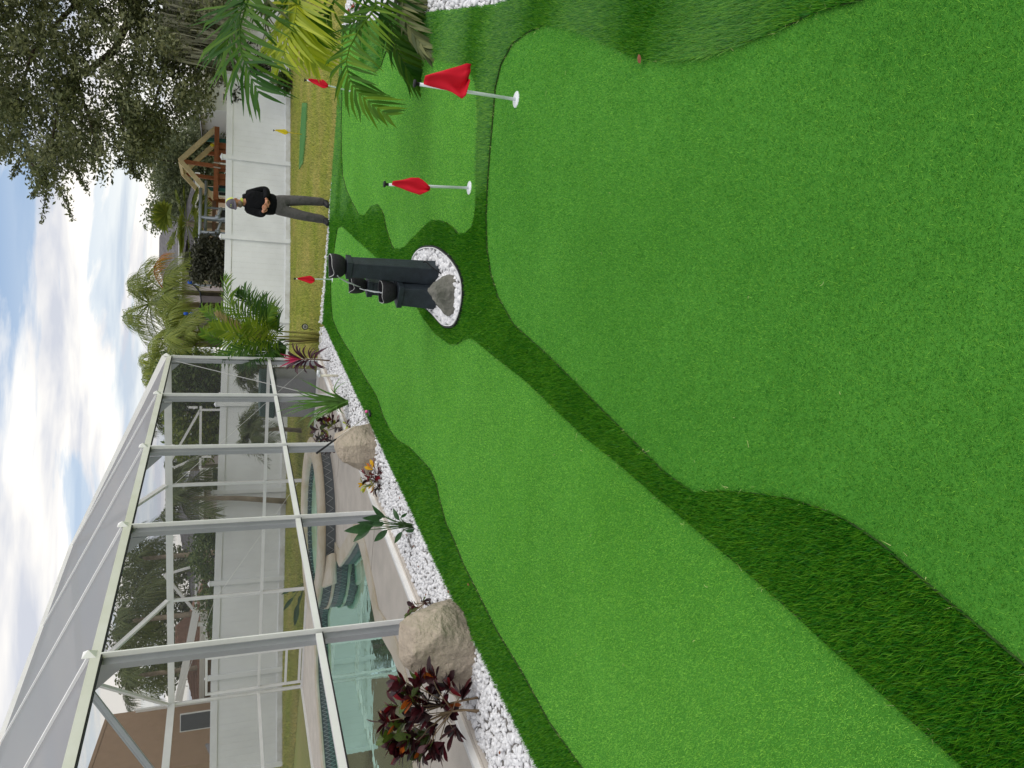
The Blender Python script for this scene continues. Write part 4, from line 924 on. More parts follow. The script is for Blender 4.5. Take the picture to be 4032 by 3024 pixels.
# red flowering shrub in that bed
m_crown=mat('flower_red',srgb(206,26,44),.5,trans=.2); m_fl=mat('flower_leaf',srgb(60,110,34),.45,trans=.25,island=.3)
b=Vector(S(1420,30)); t=thing('flowering_shrub',b,'small shrub with bright red flowers in the pebble bed under the palm','plant')
LF=leaf_mesh('small_leaf',ellip,m_fl,.2,.1,5)
for (x,y) in [(395,185),(505,200),(700,215),(440,70),(485,30),(540,370),(575,365),(610,375),(430,90),(720,30),(380,130)]:
    p=Vector(SY(*zA3(x,y),b.y+random.uniform(-.1,.1))); MB().tube([b,b.lerp(p,.5)+Vector((0,0,.05)),p],[.006,.005,.003],5).build('stem',m_stem,t)
    q=MB()
    for k in range(5):
        a=k*1.256+random.random(); q.lathe((p.x+math.cos(a)*.014,p.y+math.sin(a)*.008-.01,p.z+math.sin(a)*.014),[(.001,.006),(.014,.0),(.001,-.006)],7)
    q.build('flower',m_crown,t,smooth=True)
    for k in range(5): put_leaf(LF,t,p-Vector((0,0,.03)),(random.uniform(-1,1),random.uniform(-1,1),random.uniform(0,1)),.09,1.)
# ================================================================== SMALL THINGS IN THE LEFT BED
# putter and ball
gripE=SY(*z5(262,652),b2[2][1]-.02); headP=S(*z5(882,238)); headP[2]=.035
pt=thing('putter',(headP[0],headP[1],.03),'golf putter with black grip leaning across the smaller boulder','golf club')
A=Vector(headP)+Vector((0,0,.03)); Bq=Vector(SY(*z5(262,652),b2[1][1]+.30)); m_steel=mat('shaft_steel',srgb(200,196,184),.25,metal=.8)
MB().tube([A,A.lerp(Bq,.62)],[.0045,.006],8).build('shaft',m_steel,pt,smooth=True); MB().tube([A.lerp(Bq,.62),A.lerp(Bq,.66),Bq],[.009,.012,.014],8).build('grip',m_black,pt,smooth=True)
MB().box((headP[0]+.03,headP[1]-.0,.045),(.11,.035,.028),.9).build('head',mat('putter_head',srgb(60,62,64),.3,metal=.6),pt,bevel=.006)
bp_=S(*z5(858,212)); m_pink=mat('pink_ball',srgb(240,110,170),.3)
bm=bmesh.new(); bmesh.ops.create_uvsphere(bm,u_segments=32,v_segments=16,radius=.0215)
for v in bm.verts:
    v.co*=1-.012*max(0,math.sin(v.co.x*420)*math.sin(v.co.y*420)*math.sin(v.co.z*420))
me=bpy.data.meshes.new('golf_ball'); bm.to_mesh(me); bm.free(); me.materials.append(m_pink); me.polygons.foreach_set('use_smooth',[True]*len(me.polygons)); o=bpy.data.objects.new('golf_ball',me); COL.objects.link(o); o.location=(bp_[0]+.02,bp_[1]+.02,.055); tag(o,'bright pink golf ball resting at the putter head','golf ball')
# pvc stub
pb=S(*r5(2065,1060)); t=thing('pipe_stub',pb,'white plastic pipe stub with elbow standing in the pebbles by the enclosure','pipe'); m_pvc=mat('pvc',srgb(232,226,206),.4)
tp=SY(*r5(1905,1060),pb[1]); MB().tube([pb,tp],.02,12).build('pipe',m_pvc,t,smooth=True); MB().tube([tp,Vector(tp)+Vector((0,0,.03))],.03,12).build('collar',m_white,t,smooth=True); MB().tube([Vector(tp)+Vector((-.0,0,.035)),Vector(tp)+Vector((.09,-.03,.035))],.026,12).build('elbow',m_white,t,smooth=True)
# lawn sign
sb=S(*r5(1845,660)); t=thing('lawn_sign',sb,'small round black garden sign on a slanted stake in the lawn','sign')
st_=SY(*r5(1775,640),sb[1]); MB().bar(sb,st_,.03,.012).build('stake',m_black,t)
cz=Vector(SY(*r5(1772,634),sb[1]-.02)); q=MB()
q.add([cz+Vector((.068*math.cos(k*.2618),(-.006 if s_ else .006),.068*math.sin(k*.2618))) for s_ in (0,1) for k in range(24)],[tuple(range(24,48)),tuple(range(23,-1,-1))]+[(k,(k+1)%24,24+(k+1)%24,24+k) for k in range(24)]); q.build('frame',m_black,t)
q=MB().add([cz+Vector((.05*math.cos(k*.2618),-.012,.05*math.sin(k*.2618))) for k in range(24)],[tuple(range(24))]); q.build('face',mat('sign_face',srgb(206,206,200),.5),t)
for dz,wd_ in ((.016,.05),(-.002,.07),(-.02,.05)):
    MB().box((cz.x,cz.y-.015,cz.z+dz),(wd_,.003,.011)).build('mark',m_black,t)
MB().bar(SY(*r5(1745,640),sb[1]),SY(*r5(1750,615),sb[1]),.02,.02).build('bracket',m_black,t)
# pool equipment beyond the enclosure corner
e0=cg(-.75,.95); t=thing('equipment_cabinet',e0,'grey pool equipment cabinet with dark green lid behind the enclosure corner','cabinet')
MB().box((e0[0],e0[1],.40),(.85,.7,.85),-TH).build('body',mat('cabinet_grey',srgb(176,178,180),.6),t,bevel=.02); MB().box((e0[0],e0[1],.98),(.9,.75,.30),-TH,.92).build('lid',mat('cabinet_green',srgb(70,96,90),.6),t,bevel=.03)
# ================================================================== TREES BEYOND THE FENCE
def leaf_cloud(name,parent,C,rad,per,size,m,aspect=.45,flat=.6):
    """leaf-sized faces spread round cluster centres"""
    C=np.asarray(C); n=len(C)*per; c_=np.repeat(C,per,0); g=RNG.normal(size=(n,3)); g/=np.linalg.norm(g,axis=1)[:,None]; r=rad*RNG.random(n)[:,None]**.55
    p=c_+g*r*np.array([1,1,.8]); d=RNG.normal(size=(n,3)); d[:,2]*=flat; d/=np.linalg.norm(d,axis=1)[:,None]
    s=RNG.normal(size=(n,3)); s-=d*(s*d).sum(1)[:,None]; s/=np.linalg.norm(s,axis=1)[:,None]; l=(size*(.6+.8*RNG.random(n)))[:,None]
    V=np.stack([p,p+d*l*.5+s*l*aspect*.5,p+d*l,p+d*l*.5-s*l*aspect*.5],1).reshape(-1,3)
    return fast(name,V,np.arange(4*n).reshape(-1,4),m,parent)
def px_clusters(poly,n,Y0,Y1,thr=-.2,sc=.012,seed=1.,holes=()):
    """cluster centres inside an outline seen in the photo, spread in depth"""
    P=np.array(poly,float); lo=P.min(0);hi=P.max(0); r=[]
    while len(r)<n:
        x=RNG.uniform(lo[0],hi[0],400); y=RNG.uniform(lo[1],hi[1],400); k=inside(P,x,y)
        for a,b_ in zip(x[k],y[k]):
            if noise.noise(Vector((a*sc,b_*sc,seed)))<thr: continue
            if any(math.hypot(a-h[0],b_-h[1])<h[2] for h in holes): continue
            r.append(SY(a,b_,RNG.uniform(Y0,Y1)))
    return r[:n]
m_oak=mat('oak_leaf',srgb(98,106,70),.6,island=.45,trans=.3,spec=.3); m_oak2=mat('oak_leaf_pale',srgb(116,122,88),.6,island=.4,trans=.3); m_bark=mat('oak_bark',srgb(74,64,54),.9,var=.35,nscale=6,bump=.8,bscale=20); m_moss=mat('moss',srgb(140,140,122),.9,island=.3)
e1=lambda l:[(x/1.659,y/1.659) for x,y in l]
YO=26.
ob=Vector((15.2,YO+1.5,0)); oak=thing('oak_tree',ob,'huge live oak with hanging moss leaning over the fence end','tree')
limb=[ [(15.2,YO+1.5,0),(14.8,YO+1.4,2.5),(14.2,YO+1,4.2),(14.4,YO+1,7),(14,YO,11)], [(14.3,YO+1,4),tuple(SY(450,200,YO)),tuple(SY(370,262,YO-.5)),tuple(SY(290,310,YO-1)),tuple(SY(240,390,YO-1.5)),tuple(SY(200,560,YO-2))],
 [tuple(SY(300,305,YO-.8)),tuple(SY(360,500,YO-2)),tuple(SY(390,620,YO-2.5))],[(14.3,YO+1,5),tuple(SY(130,200,YO-.5)),tuple(SY(60,420,YO-2))],[(14.4,YO+1,3.2),tuple(SY(640,300,YO-1)),tuple(SY(600,430,YO-2)),tuple(SY(590,560,YO-2.5))],[(14.2,YO+1,4.2),tuple(SY(520,280,YO-1)),tuple(SY(480,460,YO-2)),tuple(SY(500,600,YO-2.5))] ]
for i,l_ in enumerate(limb):
    r0=(.42,.13,.05,.09,.06,.06)[i]; k=len(l_); MB().tube(l_,[r0*(1-.75*j/(k-1)) for j in range(k)],9).build('trunk' if i==0 else 'limb',m_bark,oak,smooth=True)
oakP=e1([(-420,-900),(-420,900),(0,1010),(110,965),(180,1090),(270,1170),(380,1270),(490,1240),(470,1120),(560,1080),(650,1130),(690,1040),(800,1000),(860,1110),(930,1060),(1040,990),(1120,850),(1200,760),(1340,700),(1380,520),(1440,300),(1470,-900)])
holes=[(370,300,28),(600,395,42),(420,460,30),(330,330,20),(545,240,22),(620,80,22),(650,370,24),(455,500,26),(640,420,20),(500,210,18)]
C_=px_clusters(oakP,980,YO-4,YO+2.5,thr=-.32,sc=.017,seed=2.3,holes=holes)
leaf_cloud('crown',oak,C_,.50,105,.135,m_oak)
C_=px_clusters(oakP,120,YO-4.6,YO-3,thr=.05,sc=.013,seed=6.,holes=holes); leaf_cloud('outer_foliage',oak,C_,.45,90,.13,m_oak2)
# thin outer twigs against the sky
tw=[]
for pts in [[(200,1060),(310,1200),(300,1300),(270,1440)],[(290,1130),(240,1240),(205,1285)],[(390,1220),(430,1320),(480,1430)],[(480,1100),(540,1180),(570,1250)],[(170,1000),(110,1090),(80,1150)],[(860,1050),(870,1130),(920,1160)],[(780,1040),(770,1090)]]:
    P=[SY(x/1.659,y/1.659,YO-3) for x,y in pts]; MB().tube(P,[.02*(1-.7*i/(len(P)-1)) for i in range(len(P))],5).build('twig',m_bark,oak)
    for i in range(len(P)-1):
        for s_ in np.linspace(0,1,7): tw.append(P[i]+(P[i+1]-P[i])*s_)
leaf_cloud('twig_leaves',oak,tw,.11,13,.10,m_oak)
# hanging moss
ms=[];X=[];n=1500
c_=px_clusters(e1([(1000,-50),(1470,-50),(1460,330),(1250,420),(1000,360)]),n,YO-3.5,YO+.5,thr=-.15,sc=.03,seed=9)
V=[];
for p in c_:
    l_=random.uniform(.3,1.1); w_=random.uniform(.02,.05); dx=random.uniform(-.1,.1); V+=[p+_v(-w_,0,0),p+_v(w_,0,0),p+_v(dx,0,-l_)]
fast('moss',V,np.arange(3*n).reshape(-1,3),m_moss,oak)

def plain_tree(name,label,poly,n,Y0,Y1,m,size,per=80,rad=.5,trunk_px=None,cat='tree',group=None,seed=1.,thr=-.3,sc=.02):
    C_=px_clusters(poly,n,Y0,Y1,thr=thr,sc=sc,seed=seed); c0=np.mean(C_,0); b_=(c0[0],(Y0+Y1)/2,-.03)
    t=thing(name,b_,label,cat,group); MB().tube([b_,(c0[0],b_[1],c0[2]*.5),(c0[0]+.1,b_[1],c0[2])],[.16,.12,.05],8).build('trunk',m_bark,t,smooth=True)
    for k in range(5):
        q=C_[k*7%len(C_)]; MB().tube([(c0[0],b_[1],c0[2]*.6),tuple((np.array((c0[0],b_[1],c0[2]*.6))+q)/2+_v(0,0,.1)),tuple(q)],[.06,.04,.02],5).build('branch',m_bark,t,smooth=True)
    leaf_cloud('crown',t,C_,rad,per,size,m); return t
m_mid=mat('grey_leaf',srgb(112,122,88),.6,island=.4,trans=.3); m_dk=mat('dark_bush_leaf',srgb(70,72,56),.5,island=.5,trans=.15); m_hed=mat('hedge_leaf',srgb(88,108,56),.55,island=.45,trans=.3); m_hed2=mat('hedge_leaf_lime',srgb(112,128,52),.55,island=.4,trans=.3)
plain_tree('broadleaf_tree','rounded grey green tree behind the wooden play tower',e1([(1010,1000),(990,1150),(1020,1290),(990,1480),(1080,1440),(1200,1400),(1350,1350),(1470,1300),(1480,700),(1330,700),(1200,800),(1080,900)]),330,36,41,m_mid,.17,90,.75,seed=4.)
u68=lambda l:[(680+x/3.95,680+y/3.95) for x,y in l]
plain_tree('dark_shrub','dark glossy leaved shrub showing above the white fence',u68([(300,1180),(420,1060),(600,1040),(780,1050),(830,1300),(830,1659),(600,1700),(420,1690),(340,1540),(300,1380),(360,1290)]),90,24.6,25.8,m_dk,.13,75,.24,cat='shrub',seed=3.,thr=-.5)
plain_tree('hedge_tree','dense dark evergreen behind the fence seen through the far enclosure bay',[(640,1425),(640,1600),(860,1620),(980,1620),(980,1405)],140,25,27,m_hed,.15,80,.5,seed=5.,thr=-.5)
plain_tree('hedge_tree','olive evergreen behind the fence seen through the middle enclosure bay',[(665,1610),(690,1770),(870,1790),(980,1780),(980,1600)],120,25,27,m_hed2,.15,70,.5,seed=6.,thr=-.35)
plain_tree('hedge_tree','low dark evergreen behind the fence next to the tan house',[(770,2080),(760,2250),(860,2560),(980,2560),(980,2070)],150,25,27.5,m_hed,.14,70,.45,seed=7.,thr=-.3)
plain_tree('broadleaf_tree','tall dark tree behind the neighbouring roofs seen through the mesh',[(520,2150),(470,2330),(430,2560),(520,2700),(700,2690),(860,2560),(860,2150)],260,38,43,m_oak,.2,80,.8,seed=8.,thr=-.2,sc=.012)
# ---- palms
m_qf=mat('queen_leaf',srgb(140,154,84),.5,island=.35,trans=.45); m_qf2=mat('queen_leaf_lime',srgb(148,162,76),.5,island=.3,trans=.45); m_qo=mat('queen_leaf_orange',srgb(222,148,40),.5,island=.2,trans=.4); m_ptr=mat('palm_trunk',srgb(150,136,118),.85,var=.3,nscale=5,bump=.5,bscale=12); m_qd=mat('queen_leaf_dark',srgb(94,106,60),.5,island=.35,trans=.35)
def queen_palm(label,px,Y,L,m,nf=14,base=None,orange=0,trunk=.11,group=None,seed=0,name='queen_palm',leaf=.5,nl=30,basez=0.):
    random.seed(seed+11); c0=Vector(SY(*px,Y)); b_=Vector((c0.x if base is None else SY(*base,Y)[0],Y,basez)); t=thing(name,b_,label,'palm',group)
    MB().tube([b_,b_.lerp(c0,.5)+Vector((.05,0,0)),c0],[trunk*1.2,trunk,trunk*.75],9).build('trunk',m_ptr,t,smooth=True)
    for k in range(nf):
        a=k*2.399+random.random()*.4; el=random.uniform(-.1,1.15); l_=L*random.uniform(.8,1.1); h=Vector((math.cos(a),math.sin(a),0))
        P=[c0]
        for s_ in (.35,.7,1.): P.append(c0+h*(l_*s_*math.cos(el)*(1-.12*s_))+Vector((0,0,l_*(s_*math.sin(el)-.62*s_*s_))))
        frond(t,P,leaf*L/2*1.15,int(nl*1.35),.011 if name!='pygmy_palm' else .009,m_qo if k<orange else m,droop=.75 if name!='pygmy_palm' else .15,rach=.025 if name!='pygmy_palm' else .01,ang=1.0,jit=.35)
    return t
queen_palm('tall queen palm with grey trunk above the trampoline',r5(420,430),30,2.6,m_qf,18,base=r5(840,455),seed=1)
queen_palm('queen palm with one orange dying frond beside the grey shingled house',r5(560,330),29,2.1,m_qf2,14,base=r5(860,350),orange=2,seed=2)
queen_palm('feathery lime palm just behind the near corner of the enclosure',r5(640,740),27,1.9,m_qf2,17,seed=3)
queen_palm('bushy feathery palm low behind the trampoline net',r5(820,790),26.5,1.5,m_qf2,15,seed=4)
queen_palm('feathery palm rising over the enclosure beam by the corner post',r5(480,960),29,1.9,m_qf2,16,seed=5)
queen_palm('feathery palm showing above the enclosure beam past the first roof cap',r5(520,1150),31,2.0,m_qf,15,seed=6)
queen_palm('small dark palm crown over the far enclosure bay',r5(480,1380),32,1.6,m_qd,14,seed=7)
z6=lambda x,y:(400+x/2.011,1400+y/2.011)
queen_palm('slender palm standing in front of the fence inside the view of the spa',z6(640,1130),21.3,1.45,m_qd,15,base=z6(1440,1160),trunk=.07,seed=8,basez=.0)
queen_palm('dark palm behind the fence seen through the middle bay',z6(600,900),27,1.3,m_qd,12,seed=9)
queen_palm('tall windblown palm seen through the mesh above the far beam',z7(470,180),33,2.2,m_qd,14,seed=10)
queen_palm('large drooping palm beside the tan house seen through the mesh',z7(400,620),30,2.4,m_qd,16,seed=12)
queen_palm('dark drooping palm behind the tan house corner',z7(430,1010),33,2.3,m_qd,15,seed=13)
for (px,Yq,L_,lb,sd) in [(z6(1200,600),18.2,1.0,'pygmy date palm on the grass behind the enclosure, seen through its middle bay',21),(z6(1180,120),16.6,.8,'pygmy date palm behind the equipment cabinet seen through the last bay',22)]:
    queen_palm(lb,px,Yq,L_,m_qd,34,trunk=.05,seed=sd,name='pygmy_palm',leaf=.5,nl=22)
random.seed(99)
# bird of paradise behind the enclosure
b=Vector(cg(-.7,5.6)); t=thing('bird_of_paradise',b,'dark broad leaved plant on the grass behind the enclosure near its door','plant')
for px in [(1450,560),(1440,440),(1520,430),(1530,640),(1560,520),(1530,680)]:
    e=Vector(SY(*z7(*px),b.y)); a=b.lerp(e,.5); MB().tube([b,a],.008,5).build('stalk',m_bops,t); put_leaf(BOP,t,a,e-a,(e-a).length*.9,.6,up=(0,-.8,.4))
# fan palm
c0=Vector(SY(735,880,27)); t=thing('fan_palm',(c0.x,27,0),'yellow green fan palm with ragged round leaves beside the pipe frame','palm'); MB().tube([(c0.x,27,0),c0],[.14,.1],8).build('trunk',m_ptr,t,smooth=True)
m_fan=mat('fan_leaf',srgb(128,142,54),.5,island=.3,trans=.35)
for k in range(22):
    a=k*2.4; el=random.uniform(-.7,1.2); h=Vector((math.cos(a)*math.cos(el),math.sin(a)*math.cos(el),math.sin(el))); s0=c0+h*.35; e=c0+h*.75
    q=MB(); q.tube([c0,e],.012,4); sd=h.cross(Vector((0,0,1))).normalized(); up=sd.cross(h).normalized()
    for j in range(18):
        an=(j-8.5)/8.5*1.75; d=(h*math.cos(an)+sd*math.sin(an)+up*.15).normalized(); l_=random.uniform(.5,.65); sw=d.cross(up).normalized()*.055
        q.add([e,e+d*l_*.55-sw,e+d*l_+Vector((0,0,-.08)),e+d*l_*.55+sw],[(0,1,2,3)])
    q.build('fan',m_fan,t)
# vine on the low side fence
vp=[]; t=thing('vine',(FB[0]+1.2,FB[1]+.2,0),'thin leafy vine creeping over the fence end','vine')
for pts in [[(1100,900),(960,860),(1060,1120),(1190,1100)],[(860,1050),(1000,1070),(1190,1090)],[(780,880),(700,740),(960,700)],[(1000,1250),(880,1200),(1190,1160)],[(560,1560),(620,1640),(600,1480),(760,1360)],[(900,1040),(960,1100),(870,1140)],[(1080,760),(1050,1060)]]:
    P=[SY(*zB3(*p),FB[1]+.28-(.4 if p[1]>1270 else 0)) for p in pts]; MB().tube(P,.012,5).build('tendril',m_bark,t)
    for i in range(len(P)-1):
        for s_ in np.linspace(0,1,4): vp.append(P[i]+(P[i+1]-P[i])*s_)
leaf_cloud('leaves',t,vp,.14,5,.14,mat('vine_leaf',srgb(44,52,38),.5,island=.4))
# dark scrub behind the side fence
plain_tree('scrub','tangled grey brown scrub behind the overgrown side fence',[(800,-80),(800,180),(880,330),(960,260),(960,-80)],90,24.6,26,m_moss,.16,60,.5,cat='shrub',seed=11.,thr=-.6)
plain_tree('scrub','spiky little green bush at the foot of the side fence',[zB3(1300,1230),zB3(1300,1400),zB3(1460,1480),zB3(1470,1250)],10,22.4,22.8,m_hed,.2,40,.12,cat='shrub',seed=12.,thr=-.9)

# ================================================================== HOUSES BEYOND THE FENCE
m_shing=mat('grey_shingles',srgb(122,120,122),.9,var=.25,nscale=6,bump=.5,bscale=20,detail=8.); m_pink=mat('pink_stucco',srgb(226,200,186),.85,var=.06,nscale=4); m_trim=mat('white_trim',srgb(228,228,226),.6); m_glass=mat('dark_window',srgb(40,44,48),.15,spec=.6); m_tan=mat('tan_stucco',srgb(152,126,102),.85,var=.07,nscale=3,bump=.3,bscale=50); m_lav=mat('pale_stucco',srgb(206,196,202),.85,var=.05,nscale=4); m_roofb=mat('brown_shingles',srgb(140,108,90),.9,var=.25,nscale=8)
def wbox(mb,x0,x1,y0,y1,z0,z1): return mb.box(((x0+x1)/2,(y0+y1)/2,(z0+z1)/2),(x1-x0,y1-y0,z1-z0))
def house(name,label,x0,x1,y0,y1,zw,zr,mw,mr,wins,over=.4,ridge=None):
    t=thing(name,((x0+x1)/2,(y0+y1)/2,-.04),label,'house'); wbox(MB(),x0,x1,y0,y1,-.04,zw).build('wall',mw,t)
    X0,X1,Y0_,Y1_=x0-over,x1+over,y0-over,y1+over; rx=(Y1_-Y0_)/2; ym=(Y0_+Y1_)/2; a,b_=(X0+rx,X1-rx) if ridge is None else ridge
    r=MB().add([(X0,Y0_,zw),(X1,Y0_,zw),(X1,Y1_,zw),(X0,Y1_,zw),(a,ym,zr),(b_,ym,zr)],[(0,1,5,4),(1,2,5),(2,3,4,5),(3,0,4),(3,2,1,0)]).build('roof',mr,t)
    f=MB(); wbox(f,X0-.02,X1+.02,Y0_-.05,Y0_-.004,zw-.18,zw+.02).build('fascia',m_trim,t)
    # shingle courses
    n=16
    for i in range(1,n):
        s_=i/n; p0=Vector((X0,Y0_,zw)).lerp(Vector((a,ym,zr)),s_)+Vector((0,-.012,.012)); p1=Vector((X1,Y0_,zw)).lerp(Vector((b_,ym,zr)),s_)+Vector((0,-.012,.012)); MB().bar(p0,p1,.03,.02).build('shingle_course',mr,r)
    for (u0,u1,v0,v1) in wins:
        w=wbox(MB(),u0,u1,y0-.03,y0-.004,v0,v1).build('window',m_trim,t); wbox(MB(),u0+.07,u1-.07,y0-.045,y0-.032,v0+.07,(v0+v1)/2-.03).build('pane',m_glass,w); wbox(MB(),u0+.07,u1-.07,y0-.045,y0-.032,(v0+v1)/2+.03,v1-.07).build('pane',m_glass,w)
    return t
def PX(x,y,Y): p=SY(x,y,Y); return float(p[0]),float(p[2])
# grey shingled house
xr=PX(700,880,42)[0]; xl=PX(700,1330,42)[0]; zw=PX(705,1000,42)[1]; zr=PX(626,1000,47)[1]
house('shingled_house','pale house with grey shingle hip roof behind the palms',xl,xr+1.2,42,52,zw,zr,m_lav,m_shing,[(xr-3.2,xr-2.0,1.3,2.5)],ridge=(xl+4.5,PX(630,935,47)[0]))
# pink house with windows behind the pipe frame
xr=PX(800,730,34)[0]; xl=PX(800,1060,34)[0]; zt=PX(770,800,34)[1]
house('pink_house','low pink stucco house with dark windows behind the metal pipe frame',xl,xr,34,40,zt,zt+.6,m_pink,m_shing,[(PX(860,775,34)[0],PX(860,700,34)[0],1.2,PX(855,740,34)[1]),(PX(860,905,34)[0],PX(860,815,34)[0],1.2,PX(855,850,34)[1]),(PX(860,700,34)[0]+.6,PX(860,660,34)[0]+1.2,1.2,PX(858,740,34)[1])])
# white house behind the oak
xr=PX(800,250,33)[0]; xl=PX(800,425,33)[0]
house('white_house','white house with dark window half hidden behind the oak foliage',xl,xr+4,33,38,PX(790,350,33)[1],PX(760,350,35)[1],mat('white_stucco',srgb(222,226,232),.8),m_shing,[(PX(870,400,33)[0],PX(870,362,33)[0],PX(903,380,33)[1],PX(872,380,33)[1])])
# tan two-storey house
xr=PX(600,2790,31)[0]; zt=PX(345,2850,26)[1]
th_=thing('tan_house',(xr-4,30,-.04),'tall tan stucco house at the end of the fence seen through the mesh','house')
wbox(MB(),xr-9,xr,26,31,-.04,zt).build('wall',m_tan,th_); wbox(MB(),xr-9.02,xr+.02,25.98,31.02,zt+.003,zt+.12).build('parapet',m_tan,th_)
wbox(MB(),xr+.005,xr+.1,30.8,30.95,1.0,PX(470,2800,26)[1]).build('downspout',m_trim,th_)
w=wbox(MB(),PX(780,2870,26)[0],PX(780,2800,26)[0],25.94,25.99,1.2,PX(709,2830,26)[1]).build('window',m_trim,th_); wbox(MB(),PX(780,2865,26)[0],PX(780,2803,26)[0],25.91,25.935,1.25,PX(712,2830,26)[1]).build('pane',m_glass,w)
wbox(MB(),xr-9,xr-.5,25.95,25.99,PX(700,2900,26)[1]-.05,PX(700,2900,26)[1]+.05).build('band',m_roofb,th_)
cA=PX(860,2955,25); MB().bar((PX(855,2985,25.4)[0],25.4,PX(855,2985,25.4)[1]),(PX(845,2930,25.4)[0],25.4,PX(830,2930,25.4)[1]),.6,.08,up=(0,-.5,.8)).build('awning',m_shing,th_)
# long grey roofed house with brick gable, seen through the mesh
xr=PX(750,1760,37)[0]; xl=PX(750,2460,37)[0]
house('ranch_house','long low house with grey roof and patio frame seen through the mesh',xl,xr,37,46,PX(785,2200,37)[1],PX(690,2200,41)[1],m_lav,m_shing,[(xl+3,xl+4.6,1.2,2.3),(xl+6,xl+7.5,1.2,2.3)])
xr=PX(750,2400,33)[0]; xl=PX(750,2640,33)[0]
house('brick_house','brown roofed brick house beside the tan house seen through the mesh',xl-2,xr,33,39,PX(790,2500,33)[1],PX(690,2500,36)[1],m_tan,m_roofb,[(xl+.5,xl+1.3,1.3,2.4)])
# neighbour's white patio frame
t=thing('patio_cover',(SY(*z6(780,600),24.6)[0],24.6,0),'thin white patio truss behind the fence seen through the middle bay','pergola')
for p0,p1 in (((785,400),(780,900)),((780,430),(540,850)),((690,410),(760,410)),((570,890),(770,800)),((765,800),(870,800))): MB().bar(SY(*z6(*p0),24.6),SY(*z6(*p1),24.6),.06,.07).build('beam',m_trim,t)
for xx in (430,900):
    q=SY(*z6(780,xx),24.6); MB().bar(tuple(q),(q[0],24.6,0),.07,.07).build('post',m_trim,t)
t=thing('patio_cover',(PX(850,2450,29)[0],29,0),'white patio roof frame with gutter standing behind the fence','pergola')
def wb(p0,p1,Y,w=.12,h=.12,nm='beam',m=m_trim): MB().bar(SY(*z7(*p0),Y),SY(*z7(*p1),Y),w,h).build(nm,m,t)
wb((850,545),(725,1180),28.5,.2,.25,'gutter'); wb((850,220),(845,560),29,.08,.08); wb((830,232),(625,295),29,.08,.08); wb((625,295),(835,545),29,.1,.1); wb((900,560),(905,610),29,.25,.25,'end_box')
wb((860,640),(1040,640),28.5,.14,.14,'post'); wb((930,655),(1040,655),28.6,.1,.1,'post'); wb((905,640),(930,800),28.5,.1,.1); wb((850,20),(845,240),29,.07,.07)
# ================================================================== PLAY TOWER, PIPE FRAME, TRAMPOLINE
m_cedar=mat('cedar',srgb(158,98,62),.8,var=.2,nscale=10); m_pale=mat('pale_pine',srgb(226,206,160),.8,var=.12,nscale=10); m_gpl=mat('green_plastic',srgb(20,92,82),.5); m_galv=mat('galvanised',srgb(168,176,182),.4,metal=.5,var=.12,nscale=8)
E1p=lambda x,y,Y:SY(x/1.659,y/1.659,Y)
YT=26.5; g0=E1p(1490,1080,YT); t=thing('play_tower',(g0[0],YT+.8,0),'cedar play tower with pale A frame gable rising above the fence','playset')
for dY,nm in ((0,1),(1.6,1)):
    Y_=YT+dY; ap=Vector(E1p(1175,1050,YT)); ap.y=Y_; rf=Vector(E1p(1412,838,YT)); rf.y=Y_; lf=Vector(E1p(1402,1300,YT)); lf.y=Y_
    MB().bar(ap,rf,.09,.16).build('gable_board',m_pale,t); MB().bar(ap+Vector((0,-.004,-.01)),lf,.085,.15).build('gable_board',m_pale,t)
    MB().bar(rf+Vector((.03,-.06,-.03)),lf+Vector((-.03,-.06,-.03)),.08,.15).build('cross_beam',m_cedar,t)
    MB().bar(ap+Vector((-.0,.03,-.1)),(ap.x-.12,Y_+.03,.0),.1,.12).build('post',m_cedar,t)
    for px in (905,1228):
        q=Vector(E1p(1360,px,YT)); MB().bar((q.x,Y_+.1,q.z+.1),(q.x,Y_+.1,0),.12,.12).build('leg',m_gpl if dY==0 else m_cedar,t)
MB().bar(Vector(E1p(1175,1050,YT)),Vector(E1p(1175,1050,YT))+Vector((0,1.6,0)),.09,.09).build('ridge_beam',m_pale,t)
for px in (950,990,1030,1100,1145,1190):
    q=Vector(E1p(1420,px,YT)); MB().bar((q.x,YT+.06,q.z),(q.x,YT+.06,.9),.24 if px<1050 else .16,.03,up=(0,1,0)).build('slat',m_cedar,t)
MB().bar(E1p(1412,1180,YT-.1),E1p(1420,940,YT-.1),.04,.10).build('rail',m_cedar,t)
q=Vector(E1p(1390,948,YT-.12)); MB().lathe(q,[(.001,.09),(.05,.06),(.06,0),(.02,-.05),(.001,-.05)],12).build('horn',m_yel,t,smooth=True)
for px in (1060,1090): MB().tube([E1p(1395,px,YT-.12),E1p(1440,px+8,YT-.12)],.025,6).build('rope',mat('rope',srgb(190,184,168),.9),t)
# pipe frame
U8=lambda x,y,Y:SY(680+x/3.95,680+y/3.95,Y)
YG=25.2; t=thing('pipe_rack',(U8(700,800,YG)[0],YG,0),'galvanised pipe frame of rails and uprights above the fence','frame')
for p0,p1,Y_ in (((437,240),(415,1345),YG),((522,130),(505,1130),YG+1.2)): MB().tube([U8(*p0,Y_),U8(*p1,Y_)],.052,10).build('rail',m_galv,t,smooth=True)
for yy,x0 in ((690,440),(920,430)):
    a=Vector(U8(x0,yy,YG)); MB().tube([a,(a.x+.03,YG,0)],.05,8).build('upright',m_galv,t,smooth=True)
    a=Vector(U8(512,yy+40,YG+1.2)); MB().tube([a,(a.x,YG+1.2,0)],.035,8).build('upright',m_galv,t,smooth=True)
a=Vector(U8(520,540,YG+1.2)); MB().tube([a,(a.x,YG+1.2,0)],.035,8).build('upright',m_galv,t,smooth=True)
